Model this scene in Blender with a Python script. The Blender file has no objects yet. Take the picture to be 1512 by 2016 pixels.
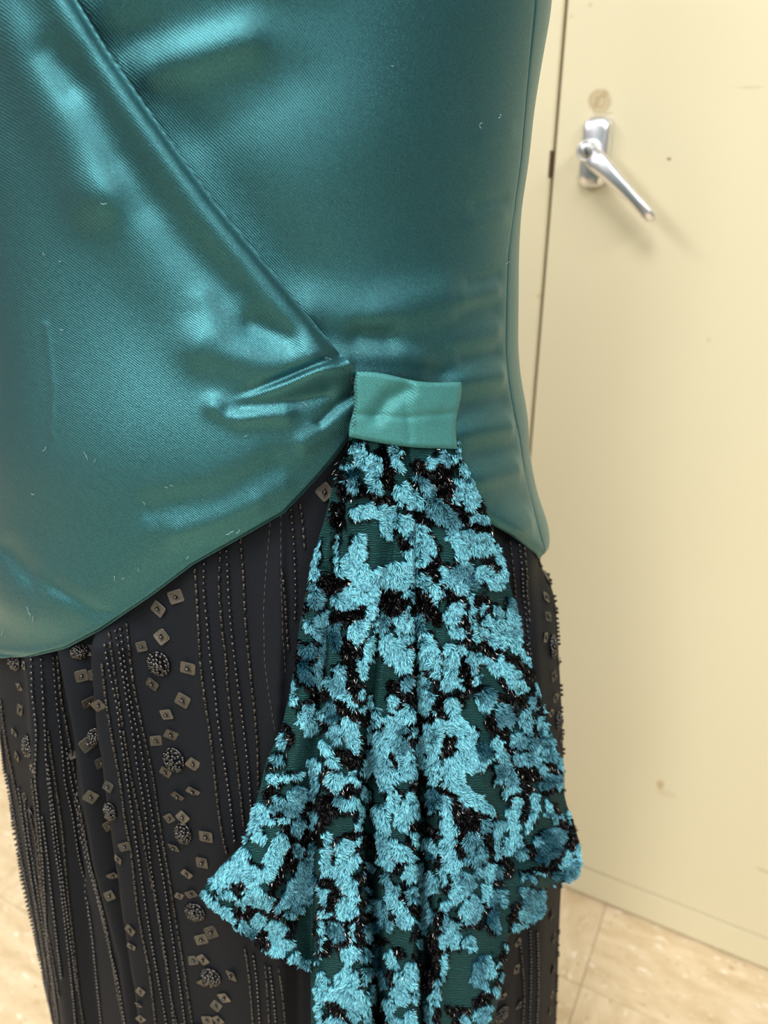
import bpy, math, random
import numpy as np
from mathutils import Vector, Matrix
from mathutils.bvhtree import BVHTree

random.seed(7)
rng = np.random.default_rng(11)
scene = bpy.context.scene
COL = scene.collection

# ------------------------------------------------------------------ camera
FPX, PITCH, CAMH = 1514.0, math.radians(24.0), 1.10
cam_d = bpy.data.cameras.new('camera')
cam_d.sensor_fit = 'VERTICAL'
cam_d.sensor_height = 36.0
cam_d.sensor_width = 27.0
cam_d.lens = FPX / 2016.0 * 36.0
cam_d.clip_start = 0.02
cam_d.dof.use_dof = True
cam_d.dof.focus_distance = 0.40
cam_d.dof.aperture_fstop = 7.5
cam = bpy.data.objects.new('camera', cam_d)
cam.location = (0, 0, CAMH)
cam.rotation_euler = (math.pi / 2 - PITCH, 0, 0)
COL.objects.link(cam)
scene.camera = cam

# ------------------------------------------------------------------ world, lamps, exposure
world = bpy.data.worlds.new('room_light')
scene.world = world
world.use_nodes = True
world.node_tree.nodes['Background'].inputs[0].default_value = (1.0, 0.975, 0.94, 1)
world.node_tree.nodes['Background'].inputs[1].default_value = 0.16

def ceiling_lamp(x, y, power, rz=0.0, sx=0.6, sy=1.2):
    d = bpy.data.lights.new('ceiling_lamp', 'AREA')
    d.shape = 'RECTANGLE'; d.size = sx; d.size_y = sy
    d.energy = power; d.color = (1.0, 0.985, 0.955)
    o = bpy.data.objects.new('ceiling_lamp', d)
    o.location = (x, y, 2.65); o.rotation_euler = (0, 0, rz)
    COL.objects.link(o)
LROT = math.radians(-28.2)
# rows of fluorescent troffers square to the room; farther rows added to brighten satin
for row, dist in enumerate((-1.0, -2.9, -4.8)):
    for across in (-2.1, -0.15, 1.8):
        lx = across * math.cos(LROT) - dist * math.sin(LROT)
        ly = across * math.sin(LROT) + dist * math.cos(LROT)
        ceiling_lamp(lx + 0.15, ly + 0.25, (44, 40, 16)[row], LROT)

scene.view_settings.view_transform = 'Standard'
scene.view_settings.look = 'None'
scene.view_settings.gamma = 1.0
scene.view_settings.use_curve_mapping = False
scene.view_settings.exposure = 0.22

# ------------------------------------------------------------------ helpers
def link(name, mesh, parent=None, mat=None):
    o = bpy.data.objects.new(name, mesh)
    COL.objects.link(o)
    if parent is not None:
        o.parent = parent
    if mat is not None:
        for m in (mat if isinstance(mat, (list, tuple)) else [mat]):
            mesh.materials.append(m)
    return o

def new_mesh(name, verts, faces, smooth=True):
    me = bpy.data.meshes.new(name)
    verts = np.asarray(verts, dtype=np.float32)
    me.from_pydata([tuple(map(float, p)) for p in verts], [], faces if isinstance(faces, list) else faces.tolist())
    if smooth:
        me.polygons.foreach_set('use_smooth', [True] * len(me.polygons))
    me.update()
    return me

def fast_mesh(name, verts, faces, smooth=True):
    """faces: (n,k) int array, all the same size."""
    verts = np.ascontiguousarray(verts, dtype=np.float32)
    faces = np.ascontiguousarray(faces, dtype=np.int32)
    me = bpy.data.meshes.new(name)
    n, k = faces.shape
    me.vertices.add(len(verts)); me.vertices.foreach_set('co', verts.ravel())
    me.loops.add(n * k); me.loops.foreach_set('vertex_index', faces.ravel())
    me.polygons.add(n)
    me.polygons.foreach_set('loop_start', np.arange(0, n * k, k, dtype=np.int32))
    me.polygons.foreach_set('loop_total', np.full(n, k, dtype=np.int32))
    me.polygons.foreach_set('use_smooth', np.full(n, smooth, dtype=bool))
    me.update(calc_edges=True)
    me.validate()
    return me

def grid_faces(nr, nc, flip=False, wrap=False):
    r = np.arange(nr - 1)[:, None]; cmax = nc if wrap else nc - 1
    c = np.arange(cmax)[None, :]; c2 = (c + 1) % nc
    a = r * nc + c; b = r * nc + c2; d = (r + 1) * nc + c; e = (r + 1) * nc + c2
    f = np.stack([a, d, e, b], -1).reshape(-1, 4)
    return f[:, ::-1] if flip else f

def empty(name, loc=(0, 0, 0), rz=0.0):
    o = bpy.data.objects.new(name, None)
    o.empty_display_size = 0.05
    o.location = loc; o.rotation_euler = (0, 0, rz)
    COL.objects.link(o)
    return o

def tag(o, label=None, cat=None, group=None, kind=None):
    if label: o['label'] = label
    if cat: o['category'] = cat
    if group: o['group'] = group
    if kind: o['kind'] = kind
    return o

def solidify(o, t, offset=-1):
    m = o.modifiers.new('thickness', 'SOLIDIFY'); m.thickness = t; m.offset = offset
    return o

def bevel(o, w, seg=2):
    m = o.modifiers.new('bevel', 'BEVEL'); m.width = w; m.segments = seg; m.limit_method = 'ANGLE'
    m.harden_normals = False
    return o

def box_mesh(name, x0, x1, y0, y1, z0, z1):
    v = [(x0, y0, z0), (x1, y0, z0), (x1, y1, z0), (x0, y1, z0), (x0, y0, z1), (x1, y0, z1), (x1, y1, z1), (x0, y1, z1)]
    f = [(0, 3, 2, 1), (4, 5, 6, 7), (0, 1, 5, 4), (1, 2, 6, 5), (2, 3, 7, 6), (3, 0, 4, 7)]
    return new_mesh(name, v, f, smooth=False)

# ------------------------------------------------------------------ materials
class Mat:
    def __init__(self, name):
        self.m = bpy.data.materials.new(name); self.m.use_nodes = True
        self.t = self.m.node_tree; self.p = self.t.nodes['Principled BSDF']
    def n(self, kind, **kw):
        nd = self.t.nodes.new(kind)
        for k, v in kw.items():
            if k.startswith('_'):
                setattr(nd, k[1:], v)
            else:
                key = int(k[1:]) if k[0] == 'i' and k[1:].isdigit() else k.replace('__', ' ')
                nd.inputs[key].default_value = v
        return nd
    def l(self, a, b):
        self.t.links.new(a, b)
    def set(self, **kw):
        for k, v in kw.items():
            self.p.inputs[k.replace('__', ' ')].default_value = v
        return self
    def math(self, op, a, b=None, clamp=False):
        nd = self.t.nodes.new('ShaderNodeMath'); nd.operation = op; nd.use_clamp = clamp
        for i, x in enumerate((a, b)):
            if x is None: continue
            if isinstance(x, (int, float)): nd.inputs[i].default_value = x
            else: self.l(x, nd.inputs[i])
        return nd.outputs[0]
    def mix(self, fac, a, b):
        nd = self.t.nodes.new('ShaderNodeMix'); nd.data_type = 'RGBA'
        for sock, x in ((nd.inputs[0], fac), (nd.inputs[6], a), (nd.inputs[7], b)):
            if isinstance(x, (int, float)): sock.default_value = x
            elif isinstance(x, tuple): sock.default_value = (*x, 1) if len(x) == 3 else x
            else: self.l(x, sock)
        return nd.outputs[2]
    def ramp(self, fac, stops):
        nd = self.t.nodes.new('ShaderNodeValToRGB')
        el = nd.color_ramp.elements
        while len(el) < len(stops): el.new(0.5)
        for e, (p, c) in zip(el, stops):
            e.position = p; e.color = (*c, 1) if len(c) == 3 else c
        self.l(fac, nd.inputs[0])
        return nd.outputs[0]
    def noise(self, scale, detail=3, rough=0.5, vec=None):
        nd = self.n('ShaderNodeTexNoise', Scale=scale, Detail=detail, Roughness=rough)
        if vec is not None: self.l(vec, nd.inputs['Vector'])
        return nd
    def obj(self):
        return self.n('ShaderNodeTexCoord').outputs['Object']
    def bump(self, h, strength, dist):
        nd = self.n('ShaderNodeBump', Strength=strength, Distance=dist)
        self.l(h, nd.inputs['Height']); self.l(nd.outputs[0], self.p.inputs['Normal'])

def satin_material(name, base, rough=0.36, metal=0.55, coarse=False):
    M = Mat(name)
    co = M.obj()
    big = M.noise(9, 3, 0.5, co)
    fine = M.noise(1900, 2, 0.7, co)
    w = M.n('ShaderNodeTexWave', Scale=420 if not coarse else 300, Distortion=1.5, Detail=1)
    w.bands_direction = 'DIAGONAL'
    M.l(co, w.inputs['Vector'])
    c = M.mix(M.math('MULTIPLY', big.outputs[0], 0.35), base, tuple(x * 1.25 for x in base))
    c = M.mix(M.ramp(fine.outputs[0], [(0.35, (0, 0, 0)), (0.72, (1, 1, 1))]), c, tuple(min(1, x * 1.8 + 0.012) for x in base))
    M.l(c, M.p.inputs['Base Color'])
    M.set(Roughness=rough, Metallic=metal)
    M.p.inputs['Specular IOR Level'].default_value = 0.5
    M.p.inputs['Sheen Weight'].default_value = 0.05
    M.p.inputs['Sheen Roughness'].default_value = 0.5
    M.p.inputs['Sheen Tint'].default_value = (0.55, 0.85, 0.85, 1)
    if not coarse:
        M.p.inputs['Coat Weight'].default_value = 0.12
        M.p.inputs['Coat Roughness'].default_value = 0.4
    h = M.math('ADD', M.math('MULTIPLY', w.outputs[1], 0.5), fine.outputs[0])
    M.bump(h, 0.5 if not coarse else 0.6, 0.0004)
    return M.m

M_SATIN = satin_material('teal_satin', (0.027, 0.116, 0.132), 0.34, 0.90)
M_TAB = satin_material('teal_satin_wrong_side', (0.034, 0.170, 0.168), 0.55, 0.35, True)

def thread_material(name, c, rough=0.7):
    M = Mat(name); M.set(Roughness=rough)
    nz = M.noise(1500, 2, 0.5, M.obj())
    M.l(M.mix(nz.outputs[0], tuple(x * 0.7 for x in c), tuple(x * 1.3 for x in c)), M.p.inputs['Base Color'])
    return M.m
M_THREAD = thread_material('dark_teal_thread', (0.012, 0.07, 0.08))
M_BLACKTHREAD = thread_material('black_thread', (0.012, 0.012, 0.013))
M_LINT = thread_material('pale_lint', (0.45, 0.62, 0.62))

def crepe_material():
    M = Mat('black_crepe')
    co = M.obj()
    fine = M.noise(900, 3, 0.6, co); big = M.noise(25, 2, 0.5, co)
    c = M.mix(fine.outputs[0], (0.0030, 0.0040, 0.0058), (0.0085, 0.0108, 0.0150))
    c = M.mix(M.math('MULTIPLY', big.outputs[0], 0.4), c, (0.006, 0.008, 0.0115))
    M.l(c, M.p.inputs['Base Color'])
    M.set(Roughness=0.72)
    M.p.inputs['Specular IOR Level'].default_value = 0.15
    M.bump(fine.outputs[0], 0.35, 0.0006)
    return M.m
M_CREPE = crepe_material()

def bead_material():
    M = Mat('black_glass_bead')
    nz = M.noise(400, 1, 0.5, M.obj())
    M.l(M.ramp(nz.outputs[0], [(0.35, (0.003, 0.003, 0.0035)), (0.7, (0.014, 0.013, 0.012))]), M.p.inputs['Base Color'])
    M.set(Roughness=0.12)
    M.p.inputs['Specular IOR Level'].default_value = 0.8
    return M.m
M_BEAD = bead_material()

def bugle_material():
    M = Mat('smoky_bugle_bead')
    nz = M.noise(500, 1, 0.5, M.obj())
    M.l(M.ramp(nz.outputs[0], [(0.35, (0.008, 0.0075, 0.007)), (0.7, (0.05, 0.044, 0.036))]), M.p.inputs['Base Color'])
    M.set(Roughness=0.28, Metallic=0.3)
    return M.m
M_BUGLE = bugle_material()

def sequin_material():
    M = Mat('smoky_square_sequin')
    info = M.n('ShaderNodeObjectInfo')
    co = M.obj()
    nz = M.noise(700, 2, 0.5, co)
    f = M.math('ADD', M.math('MULTIPLY', nz.outputs[0], 0.5), M.math('MULTIPLY', info.outputs['Random'], 0.5))
    M.l(M.ramp(f, [(0.2, (0.035, 0.031, 0.024)), (0.8, (0.10, 0.088, 0.066))]), M.p.inputs['Base Color'])
    M.set(Roughness=0.42, Metallic=0.3)
    M.bump(nz.outputs[0], 0.2, 0.0004)
    return M.m
M_SEQUIN = sequin_material()

def chiffon_material():
    M = Mat('crinkled_teal_chiffon')
    uv = M.n('ShaderNodeUVMap'); uv.uv_map = 'cloth'
    w = M.n('ShaderNodeTexWave', Scale=22, Distortion=9.0, Detail=2, Detail__Scale=0.8)
    w.bands_direction = 'Y'
    M.l(uv.outputs[0], w.inputs['Vector'])
    attr = M.n('ShaderNodeAttribute'); attr.attribute_name = 'ground'
    c = M.mix(w.outputs[1], (0.005, 0.034, 0.036), (0.010, 0.060, 0.060))
    c = M.mix(M.math('MULTIPLY', attr.outputs['Fac'], 2.0, clamp=True), c, (0.004, 0.022, 0.034))
    c = M.mix(M.math('SUBTRACT', M.math('MULTIPLY', attr.outputs['Fac'], 2.0), 1.0, clamp=True), c, (0.003, 0.003, 0.0035))
    M.l(c, M.p.inputs['Base Color'])
    M.set(Roughness=0.8)
    M.p.inputs['Specular IOR Level'].default_value = 0.15
    M.bump(w.outputs[1], 0.8, 0.0010)
    return M.m
M_CHIFFON = chiffon_material()

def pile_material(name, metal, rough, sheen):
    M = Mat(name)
    a = M.n('ShaderNodeAttribute'); a.attribute_name = 'dye_nap_shade'
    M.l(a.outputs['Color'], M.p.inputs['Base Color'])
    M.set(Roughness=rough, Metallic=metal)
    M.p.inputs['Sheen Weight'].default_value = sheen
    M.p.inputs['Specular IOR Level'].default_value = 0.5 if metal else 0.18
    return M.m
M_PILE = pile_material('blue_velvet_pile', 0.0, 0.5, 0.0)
M_LUREX = pile_material('black_lurex_pile', 0.9, 0.32, 0.0)

# ------------------------------------------------------------------ pixel rays (1512 x 2016 frame) used to survey positions
CP, SP = math.cos(PITCH), math.sin(PITCH)
def ray(u, v):
    dx = (np.asarray(u, float) - 756.0) / FPX
    dv = (np.asarray(v, float) - 1008.0) / FPX
    return dx, CP - dv * SP, -SP - dv * CP

def project(P):
    x, y, z = P[..., 0], P[..., 1], P[..., 2] - CAMH
    depth = y * CP - z * SP
    down = -y * SP - z * CP
    return 756 + FPX * x / depth, 1008 + FPX * down / depth

# ---- the dressed body: ellipse sections, width and centre by height
Y0 = 0.48
_bz = np.array([0.0, 0.3, 0.5, 0.6, 0.7, 0.8, 0.88, 0.95, 1.02, 1.1, 1.2, 1.5])
_bb = np.array([0.175, 0.165, 0.157, 0.153, 0.149, 0.143, 0.133, 0.119, 0.108, 0.107, 0.113, 0.118])
right_px = [(1094, -150), (1087, 0), (1071, 100), (1053, 211), (1041, 321), (1028, 412), (1022, 502), (1021, 600), (1022, 700), (1029, 760),
            (1040, 833), (1049, 917), (1069, 1002), (1083, 1076), (1087, 1130), (1096, 1200), (1102, 1300), (1107, 1400), (1110, 1500), (1111, 1600), (1106, 1700),
            (1101, 1800), (1097, 1920), (1093, 2050), (1086, 2250)]
left_px = [(0, 1440), (2, 1490), (12, 1547), (24, 1627), (40, 1726), (60, 1817), (79, 1905), (97, 1984), (113, 2050), (150, 2200)]
_bfine = np.linspace(-0.2, 1.7, 381)
_bs = np.convolve(np.pad(np.interp(_bfine, _bz, _bb), 20, mode='edge'), np.hanning(41) / np.hanning(41).sum(), 'valid')
_bz, _bb = _bfine, _bs
def edge_table(px, ft):
    u = np.array([p[0] for p in px], float); v = np.array([p[1] for p in px], float)
    dx, dy, dz = ray(u, v)
    z = CAMH + dz / dy * ft; m = dx / dy
    i = np.argsort(z)
    return z[i], m[i]
XC0 = -0.078
_zt = np.linspace(0.0, 1.5, 301)
def solve_sections(rpx, lpx):
    zr, mr = edge_table(rpx, Y0 - 0.03); zl, ml = edge_table(lpx, Y0 - 0.05)
    sx = np.zeros_like(_zt); sa = np.zeros_like(_zt)
    for i, z in enumerate(_zt):
        b = np.interp(z, _bz, _bb)
        m1 = np.interp(z, zr, mr); m2 = np.interp(z, zl, ml)
        xs = XC0; a = math.sqrt(max((m1 * Y0 - xs) ** 2 - (m1 * b) ** 2, 1e-4)); xc = xs
        for _ in range(30):
            r1 = math.sqrt(a * a + (m1 * b) ** 2); r2 = math.sqrt(a * a + (m2 * b) ** 2)
            xc = 0.5 * (m1 * Y0 - r1 + m2 * Y0 + r2)
            a = math.sqrt(max((m1 * Y0 - xc) ** 2 - (m1 * b) ** 2, 1e-4))
        k = min(1, max(0, (z - 0.62) / 0.16)); k = k * k * (3 - 2 * k)
        sx[i] = xc * (1 - k) + xs * k
        sa[i] = math.sqrt(max((m1 * Y0 - sx[i]) ** 2 - (m1 * b) ** 2, 1e-4))
    ker = np.exp(-np.linspace(-2, 2, 9) ** 2); ker /= ker.sum()
    return np.convolve(np.pad(sx, 4, mode='edge'), ker, 'valid'), np.convolve(np.pad(sa, 4, mode='edge'), ker, 'valid')
_xc, _a = solve_sections(right_px, left_px)
# refine until the outline seen from the front agrees with the survey
_rp, _lp = [list(p) for p in right_px], [list(p) for p in left_px]
_th, _z2 = np.meshgrid(np.linspace(-math.pi, 0.9, 360), np.linspace(0.0, 1.45, 500))
for _ in range(5):
    xc_, a_, b_ = np.interp(_z2, _zt, _xc), np.interp(_z2, _zt, _a), np.interp(_z2, _bz, _bb)
    d_ = np.where(_z2 > 0.84, 0.003, -0.003)
    U_, V_ = project(np.stack([xc_ + (a_ + d_) * np.cos(_th), Y0 + (b_ + d_) * np.sin(_th), _z2], -1))
    for tab_, ref_, red in ((_rp, right_px, np.max), (_lp, left_px, np.min)):
        for q, (ru_, rv_) in zip(tab_, ref_):
            m_ = np.abs(V_ - rv_) < 6
            if m_.any(): q[0] += 0.8 * (ru_ - red(U_[m_]))
    _xc, _a = solve_sections(_rp, _lp)

def section(z):
    return np.interp(z, _zt, _xc), np.interp(z, _zt, _a), np.interp(z, _bz, _bb)

def unproject(u, v, d):
    u, v, d = np.broadcast_arrays(np.asarray(u, float), np.asarray(v, float), np.asarray(d, float))
    dx, dy, dz = ray(u, v)
    t = 0.37 / dy
    for _ in range(14):
        z = CAMH + dz * t
        xc, a, b = section(z)
        A = a + d; B = b + d
        qa = (dx / A) ** 2 + (dy / B) ** 2
        qb = -2 * (dx * xc / A ** 2 + dy * Y0 / B ** 2)
        qc = (xc / A) ** 2 + (Y0 / B) ** 2 - 1
        disc = np.maximum(qb * qb - 4 * qa * qc, 0)
        tn = (-qb - np.sqrt(disc)) / (2 * qa)
        t = 0.35 * t + 0.65 * tn
    return np.stack([dx * t, dy * t, CAMH + dz * t], -1)

def shell(theta, z, d):
    """point of the inflated body at angle theta (0 = wearer's left in the picture's right, -pi/2 = front)."""
    xc, a, b = section(z)
    return np.stack([xc + (a + d) * np.cos(theta), Y0 + (b + d) * np.sin(theta), z * np.ones_like(theta)], -1)

def pl_dist(u, v, pts):
    """distance to a polyline"""
    best = np.full(np.shape(u), 1e9)
    for (x1, y1), (x2, y2) in zip(pts[:-1], pts[1:]):
        ex, ey = x2 - x1, y2 - y1
        t = np.clip(((u - x1) * ex + (v - y1) * ey) / (ex * ex + ey * ey + 1e-9), 0, 1)
        best = np.minimum(best, np.hypot(u - x1 - t * ex, v - y1 - t * ey))
    return best

def ridge(u, v, pts, w, h):
    return h * np.exp(-(pl_dist(u, v, pts) / w) ** 2)

def side_ridge(u, v, pts, h, wl, wr, fade=60):
    """fold along a near-vertical line with different flanks left and right"""
    vs = np.array([p[1] for p in pts], float); us = np.array([p[0] for p in pts], float)
    s = u - np.interp(v, vs, us)
    w = np.where(s < 0, wl, wr)
    f = np.clip((v - vs[0]) / fade + 1, 0, 1)
    return h * np.exp(-(s / w) ** 2) * f

def smoothstep(x):
    x = np.clip(x, 0, 1)
    return x * x * (3 - 2 * x)

def value_noise(u, v, cell, seed=0):
    r = np.random.default_rng(seed); T = r.random((256, 256))
    x = np.asarray(u) / cell + 1000; y = np.asarray(v) / cell + 1000
    xi = np.floor(x).astype(int); yi = np.floor(y).astype(int)
    fx = smoothstep(x - xi); fy = smoothstep(y - yi)
    g = lambda a, b: T[a % 256, b % 256]
    return ((g(xi, yi) * (1 - fx) + g(xi + 1, yi) * fx) * (1 - fy) + (g(xi, yi + 1) * (1 - fx) + g(xi + 1, yi + 1) * fx) * fy)

# ================================================================== THE SETTING
S = Vector((0.194, 0.972, 0.0))                   # foot of the gap between the cabinet's doors
CROT = math.atan2(-0.473, 0.881)
Dx = np.array([math.cos(CROT), math.sin(CROT)]); Dy = np.array([-math.sin(CROT), math.cos(CROT)])
def plane_px(u, v, off=0.0):
    """local (x, z) on the cabinet's front, off metres in front of it"""
    dx, dy, dz = ray(u, v)
    nx, ny = Dy
    t = (S.x * nx + S.y * ny - off) / (dx * nx + dy * ny)
    px, py = dx * t - S.x, dy * t - S.y
    return float(px * Dx[0] + py * Dx[1]), float(CAMH + dz * t)

def tile_material():
    M = Mat('speckled_vinyl_tile')
    info = M.n('ShaderNodeObjectInfo')
    co = M.obj()
    rot = M.n('ShaderNodeVectorRotate'); rot.rotation_type = 'Z_AXIS'
    M.l(co, rot.inputs['Vector']); M.l(M.math('MULTIPLY', M.math('FLOOR', M.math('MULTIPLY', info.outputs['Random'], 4)), 1.5708), rot.inputs['Angle'])
    off = M.n('ShaderNodeVectorMath'); off.operation = 'ADD'
    M.l(rot.outputs[0], off.inputs[0])
    comb = M.n('ShaderNodeCombineXYZ'); M.l(M.math('MULTIPLY', info.outputs['Random'], 40.0), comb.inputs[0])
    M.l(comb.outputs[0], off.inputs[1])
    mp = M.n('ShaderNodeMapping'); mp.inputs['Scale'].default_value = (1.0, 2.6, 1.0); mp.inputs['Rotation'].default_value = (0, 0, 0.5)
    M.l(off.outputs[0], mp.inputs['Vector'])
    a = M.noise(14, 5, 0.62, mp.outputs[0]); b = M.noise(38, 4, 0.6, mp.outputs[0]); c2 = M.noise(55, 3, 0.6, mp.outputs[0])
    c = M.ramp(a.outputs[0], [(0.35, (0.60, 0.455, 0.27)), (0.62, (0.74, 0.60, 0.40))])
    c = M.mix(M.ramp(b.outputs[0], [(0.60, (0, 0, 0)), (0.66, (1, 1, 1))]), c, (0.86, 0.76, 0.60))
    c = M.mix(M.ramp(c2.outputs[0], [(0.63, (0, 0, 0)), (0.68, (0.8, 0.8, 0.8))]), c, (0.42, 0.28, 0.14))
    M.l(c, M.p.inputs['Base Color'])
    M.set(Roughness=0.42)
    M.bump(b.outputs[0], 0.05, 0.001)
    return M.m
M_TILE = tile_material()

def plain(name, c, rough=0.6, metal=0.0, var=0.15, scale=20):
    M = Mat(name); nz = M.noise(scale, 3, 0.5, M.obj())
    M.l(M.mix(nz.outputs[0], tuple(x * (1 - var) for x in c), tuple(min(1, x * (1 + var)) for x in c)), M.p.inputs['Base Color'])
    M.set(Roughness=rough, Metallic=metal)
    return M.m
M_GROUT = plain('dark_joint', (0.30, 0.23, 0.14), 0.8)

floor = link('floor', box_mesh('floor', -3.2, 1.75, -2.4, 0.78, -0.03, -0.004), None, M_GROUT)
floor.location = S; floor.rotation_euler = (0, 0, CROT)
tag(floor, 'beige speckled vinyl tile floor around dress and cabinet', 'floor', kind='structure')
T = 0.305; g = 0.0005
tile_me = box_mesh('tile', -T / 2 + g, T / 2 - g, -T / 2 + g, T / 2 - g, -0.0039, 0.0)
tile_me.materials.append(M_TILE)
for ix in range(-11, 5):
    for iy in range(-7, 3):
        o = bpy.data.objects.new('tile', tile_me); COL.objects.link(o); o.parent = floor
        o.location = (0.189 + T * (ix + 0.5), -0.147 + T * (iy + 0.5), random.uniform(-0.0003, 0.0))

M_WALL = plain('painted_wall', (0.72, 0.68, 0.56), 0.8, 0, 0.03, 4)
wall = link('wall_back', box_mesh('wall_back', -3.2, 1.75, 0.56, 0.62, -0.004, 2.7), None, M_WALL)
wall.location = S; wall.rotation_euler = (0, 0, CROT)
tag(wall, 'plain cream wall behind the metal cabinet', 'wall', kind='structure')

# ---- cabinet
def enamel_material():
    M = Mat('cream_enamel')
    co = M.obj()
    big = M.noise(2.2, 3, 0.5, co); fine = M.noise(260, 2, 0.5, co); mid = M.noise(45, 4, 0.65, co)
    c = M.mix(big.outputs[0], (0.675, 0.610, 0.410), (0.725, 0.668, 0.472))
    sep = M.n('ShaderNodeSeparateXYZ'); M.l(co, sep.inputs[0])
    X, Z = sep.outputs[0], sep.outputs[2]
    def spot(c, u, v, ru, rv, col, amount, rough_edge=0.6, ring=None):
        x, z = plane_px(u, v)
        k = 0.63 / 1000.0 * 1.0
        ex = M.math('DIVIDE', M.math('SUBTRACT', X, x), ru * k); ez = M.math('DIVIDE', M.math('SUBTRACT', Z, z), rv * k)
        r = M.math('SQRT', M.math('ADD', M.math('MULTIPLY', ex, ex), M.math('MULTIPLY', ez, ez)))
        r = M.math('ADD', r, M.math('MULTIPLY', M.math('SUBTRACT', mid.outputs[0], 0.5), rough_edge))
        if ring:
            f = M.math('SUBTRACT', 1.0, M.math('MULTIPLY', M.math('ABSOLUTE', M.math('SUBTRACT', r, ring[0])), 1 / ring[1]), clamp=True)
        else:
            f = M.math('MULTIPLY', M.math('SUBTRACT', 1.0, r), 2.2, clamp=True)
        return M.mix(M.math('MULTIPLY', f, amount), c, col)
    brown = (0.36, 0.24, 0.11)
    # old glue residue above the handle: a scalloped ring with a centre blob and a tail
    c = spot(c, 1181, 200, 20, 20, brown, 0.55, 0.9, (0.82, 0.34))
    c = spot(c, 1181, 200, 19, 19, brown, 0.30, 1.5)
    c = spot(c, 1181, 200, 12, 12, brown, 0.5, 1.3, (0.7, 0.4))
    c = spot(c, 1178, 198, 6, 8, brown, 0.45, 1.6)
    c = spot(c, 1190, 186, 8, 7, brown, 0.35, 1.4)
    c = spot(c, 1172, 209, 8, 6, brown, 0.3, 1.4)
    c = spot(c, 1196, 223, 12, 3.5, brown, 0.35, 0.9)
    c = spot(c, 1317, 313, 4.5, 3.0, (0.12, 0.08, 0.05), 0.8, 0.5)
    c = spot(c, 1300, 1545, 11, 17, (0.42, 0.27, 0.10), 0.6, 1.0)
    c = spot(c, 1312, 1562, 26, 13, (0.50, 0.36, 0.18), 0.22, 1.2)
    c = spot(c, 1162, 10, 5, 5, (0.55, 0.42, 0.22), 0.5, 0.8)
    c = spot(c, 1125, 32, 5, 4, (0.55, 0.42, 0.22), 0.4, 0.8)
    c = spot(c, 1061, 583, 8, 6, (0.55, 0.42, 0.22), 0.5, 0.8)
    c = spot(c, 1395, 670, 5, 5, (0.55, 0.42, 0.22), 0.4, 0.8)
    c = spot(c, 1480, 172, 30, 2.2, (0.5, 0.38, 0.2), 0.4, 1.6)
    c = spot(c, 1505, 1715, 22, 6, (0.45, 0.34, 0.2), 0.4, 1.2)
    M.l(c, M.p.inputs['Base Color'])
    M.set(Roughness=0.38)
    M.bump(fine.outputs[0], 0.05, 0.0006)
    return M.m
M_ENAMEL = enamel_material()
M_DARKGAP = plain('shadowed_steel', (0.16, 0.13, 0.07), 0.7)
M_RUST = plain('rust_brown', (0.10, 0.05, 0.025), 0.85, 0, 0.4, 300)

cab = empty('storage_cabinet', S, CROT)
tag(cab, 'cream metal two-door storage cabinet with a silver lever handle', 'cabinet')
ZB, ZT, W, DEP = 0.066, 1.86, 0.457, 0.46
def frame_mesh():
    import bmesh
    bm = bmesh.new()
    def add(x0, x1, y0, y1, z0, z1):
        vs = [bm.verts.new(p) for p in ((x0, y0, z0), (x1, y0, z0), (x1, y1, z0), (x0, y1, z0), (x0, y0, z1), (x1, y0, z1), (x1, y1, z1), (x0, y1, z1))]
        for f in ((0, 3, 2, 1), (4, 5, 6, 7), (0, 1, 5, 4), (1, 2, 6, 5), (2, 3, 7, 6), (3, 0, 4, 7)):
            bm.faces.new([vs[i] for i in f])
    add(-W, -W + 0.012, 0.02, DEP, 0.0, ZT); add(W - 0.012, W, 0.02, DEP, 0.0, ZT)
    add(-W, W, DEP - 0.012, DEP, 0.0, ZT); add(-W, W, 0.02, DEP, ZT - 0.012, ZT); add(-W, W, 0.02, DEP, ZB - 0.004, ZB + 0.008)
    me = bpy.data.meshes.new('body'); bm.to_mesh(me); bm.free()
    return me
link('body', frame_mesh(), cab, M_ENAMEL)
d1 = bevel(link('door', box_mesh('door', -W + 0.003, -0.0016, 0.0, 0.019, ZB + 0.003, ZT - 0.01), cab, M_ENAMEL), 0.0035, 3)
d2 = bevel(link('door', box_mesh('door', 0.0016, W - 0.003, 0.0, 0.019, ZB + 0.003, ZT - 0.01), cab, M_ENAMEL), 0.0035, 3)
d1['label'] = 'left cabinet door mostly hidden behind the dress'
d2['label'] = 'right cabinet door carrying the lever handle'
bevel(link('base', box_mesh('base', -W, W, 0.004, 0.02, 0.006, ZB - 0.001), cab, M_ENAMEL), 0.003, 3)
link('gap_shade_strip', box_mesh('gap_shade_strip', -0.02, 0.012, 0.0195, 0.023, ZB + 0.01, ZT - 0.02), cab, M_DARKGAP)  # dark colour stands in for the shade inside the door gap
# worn bare-metal notch on the edge of the left door
x1, z1 = plane_px(1088, 296); x2, z2 = plane_px(1083, 350)
ru = bevel(link('rust_chip', box_mesh('rust_chip', -0.0042, -0.0014, -0.0006, 0.006, z2, z1), cab, M_RUST), 0.0006, 1)
ru['label'] = 'rusty brown worn spot on the door edge'

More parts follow.
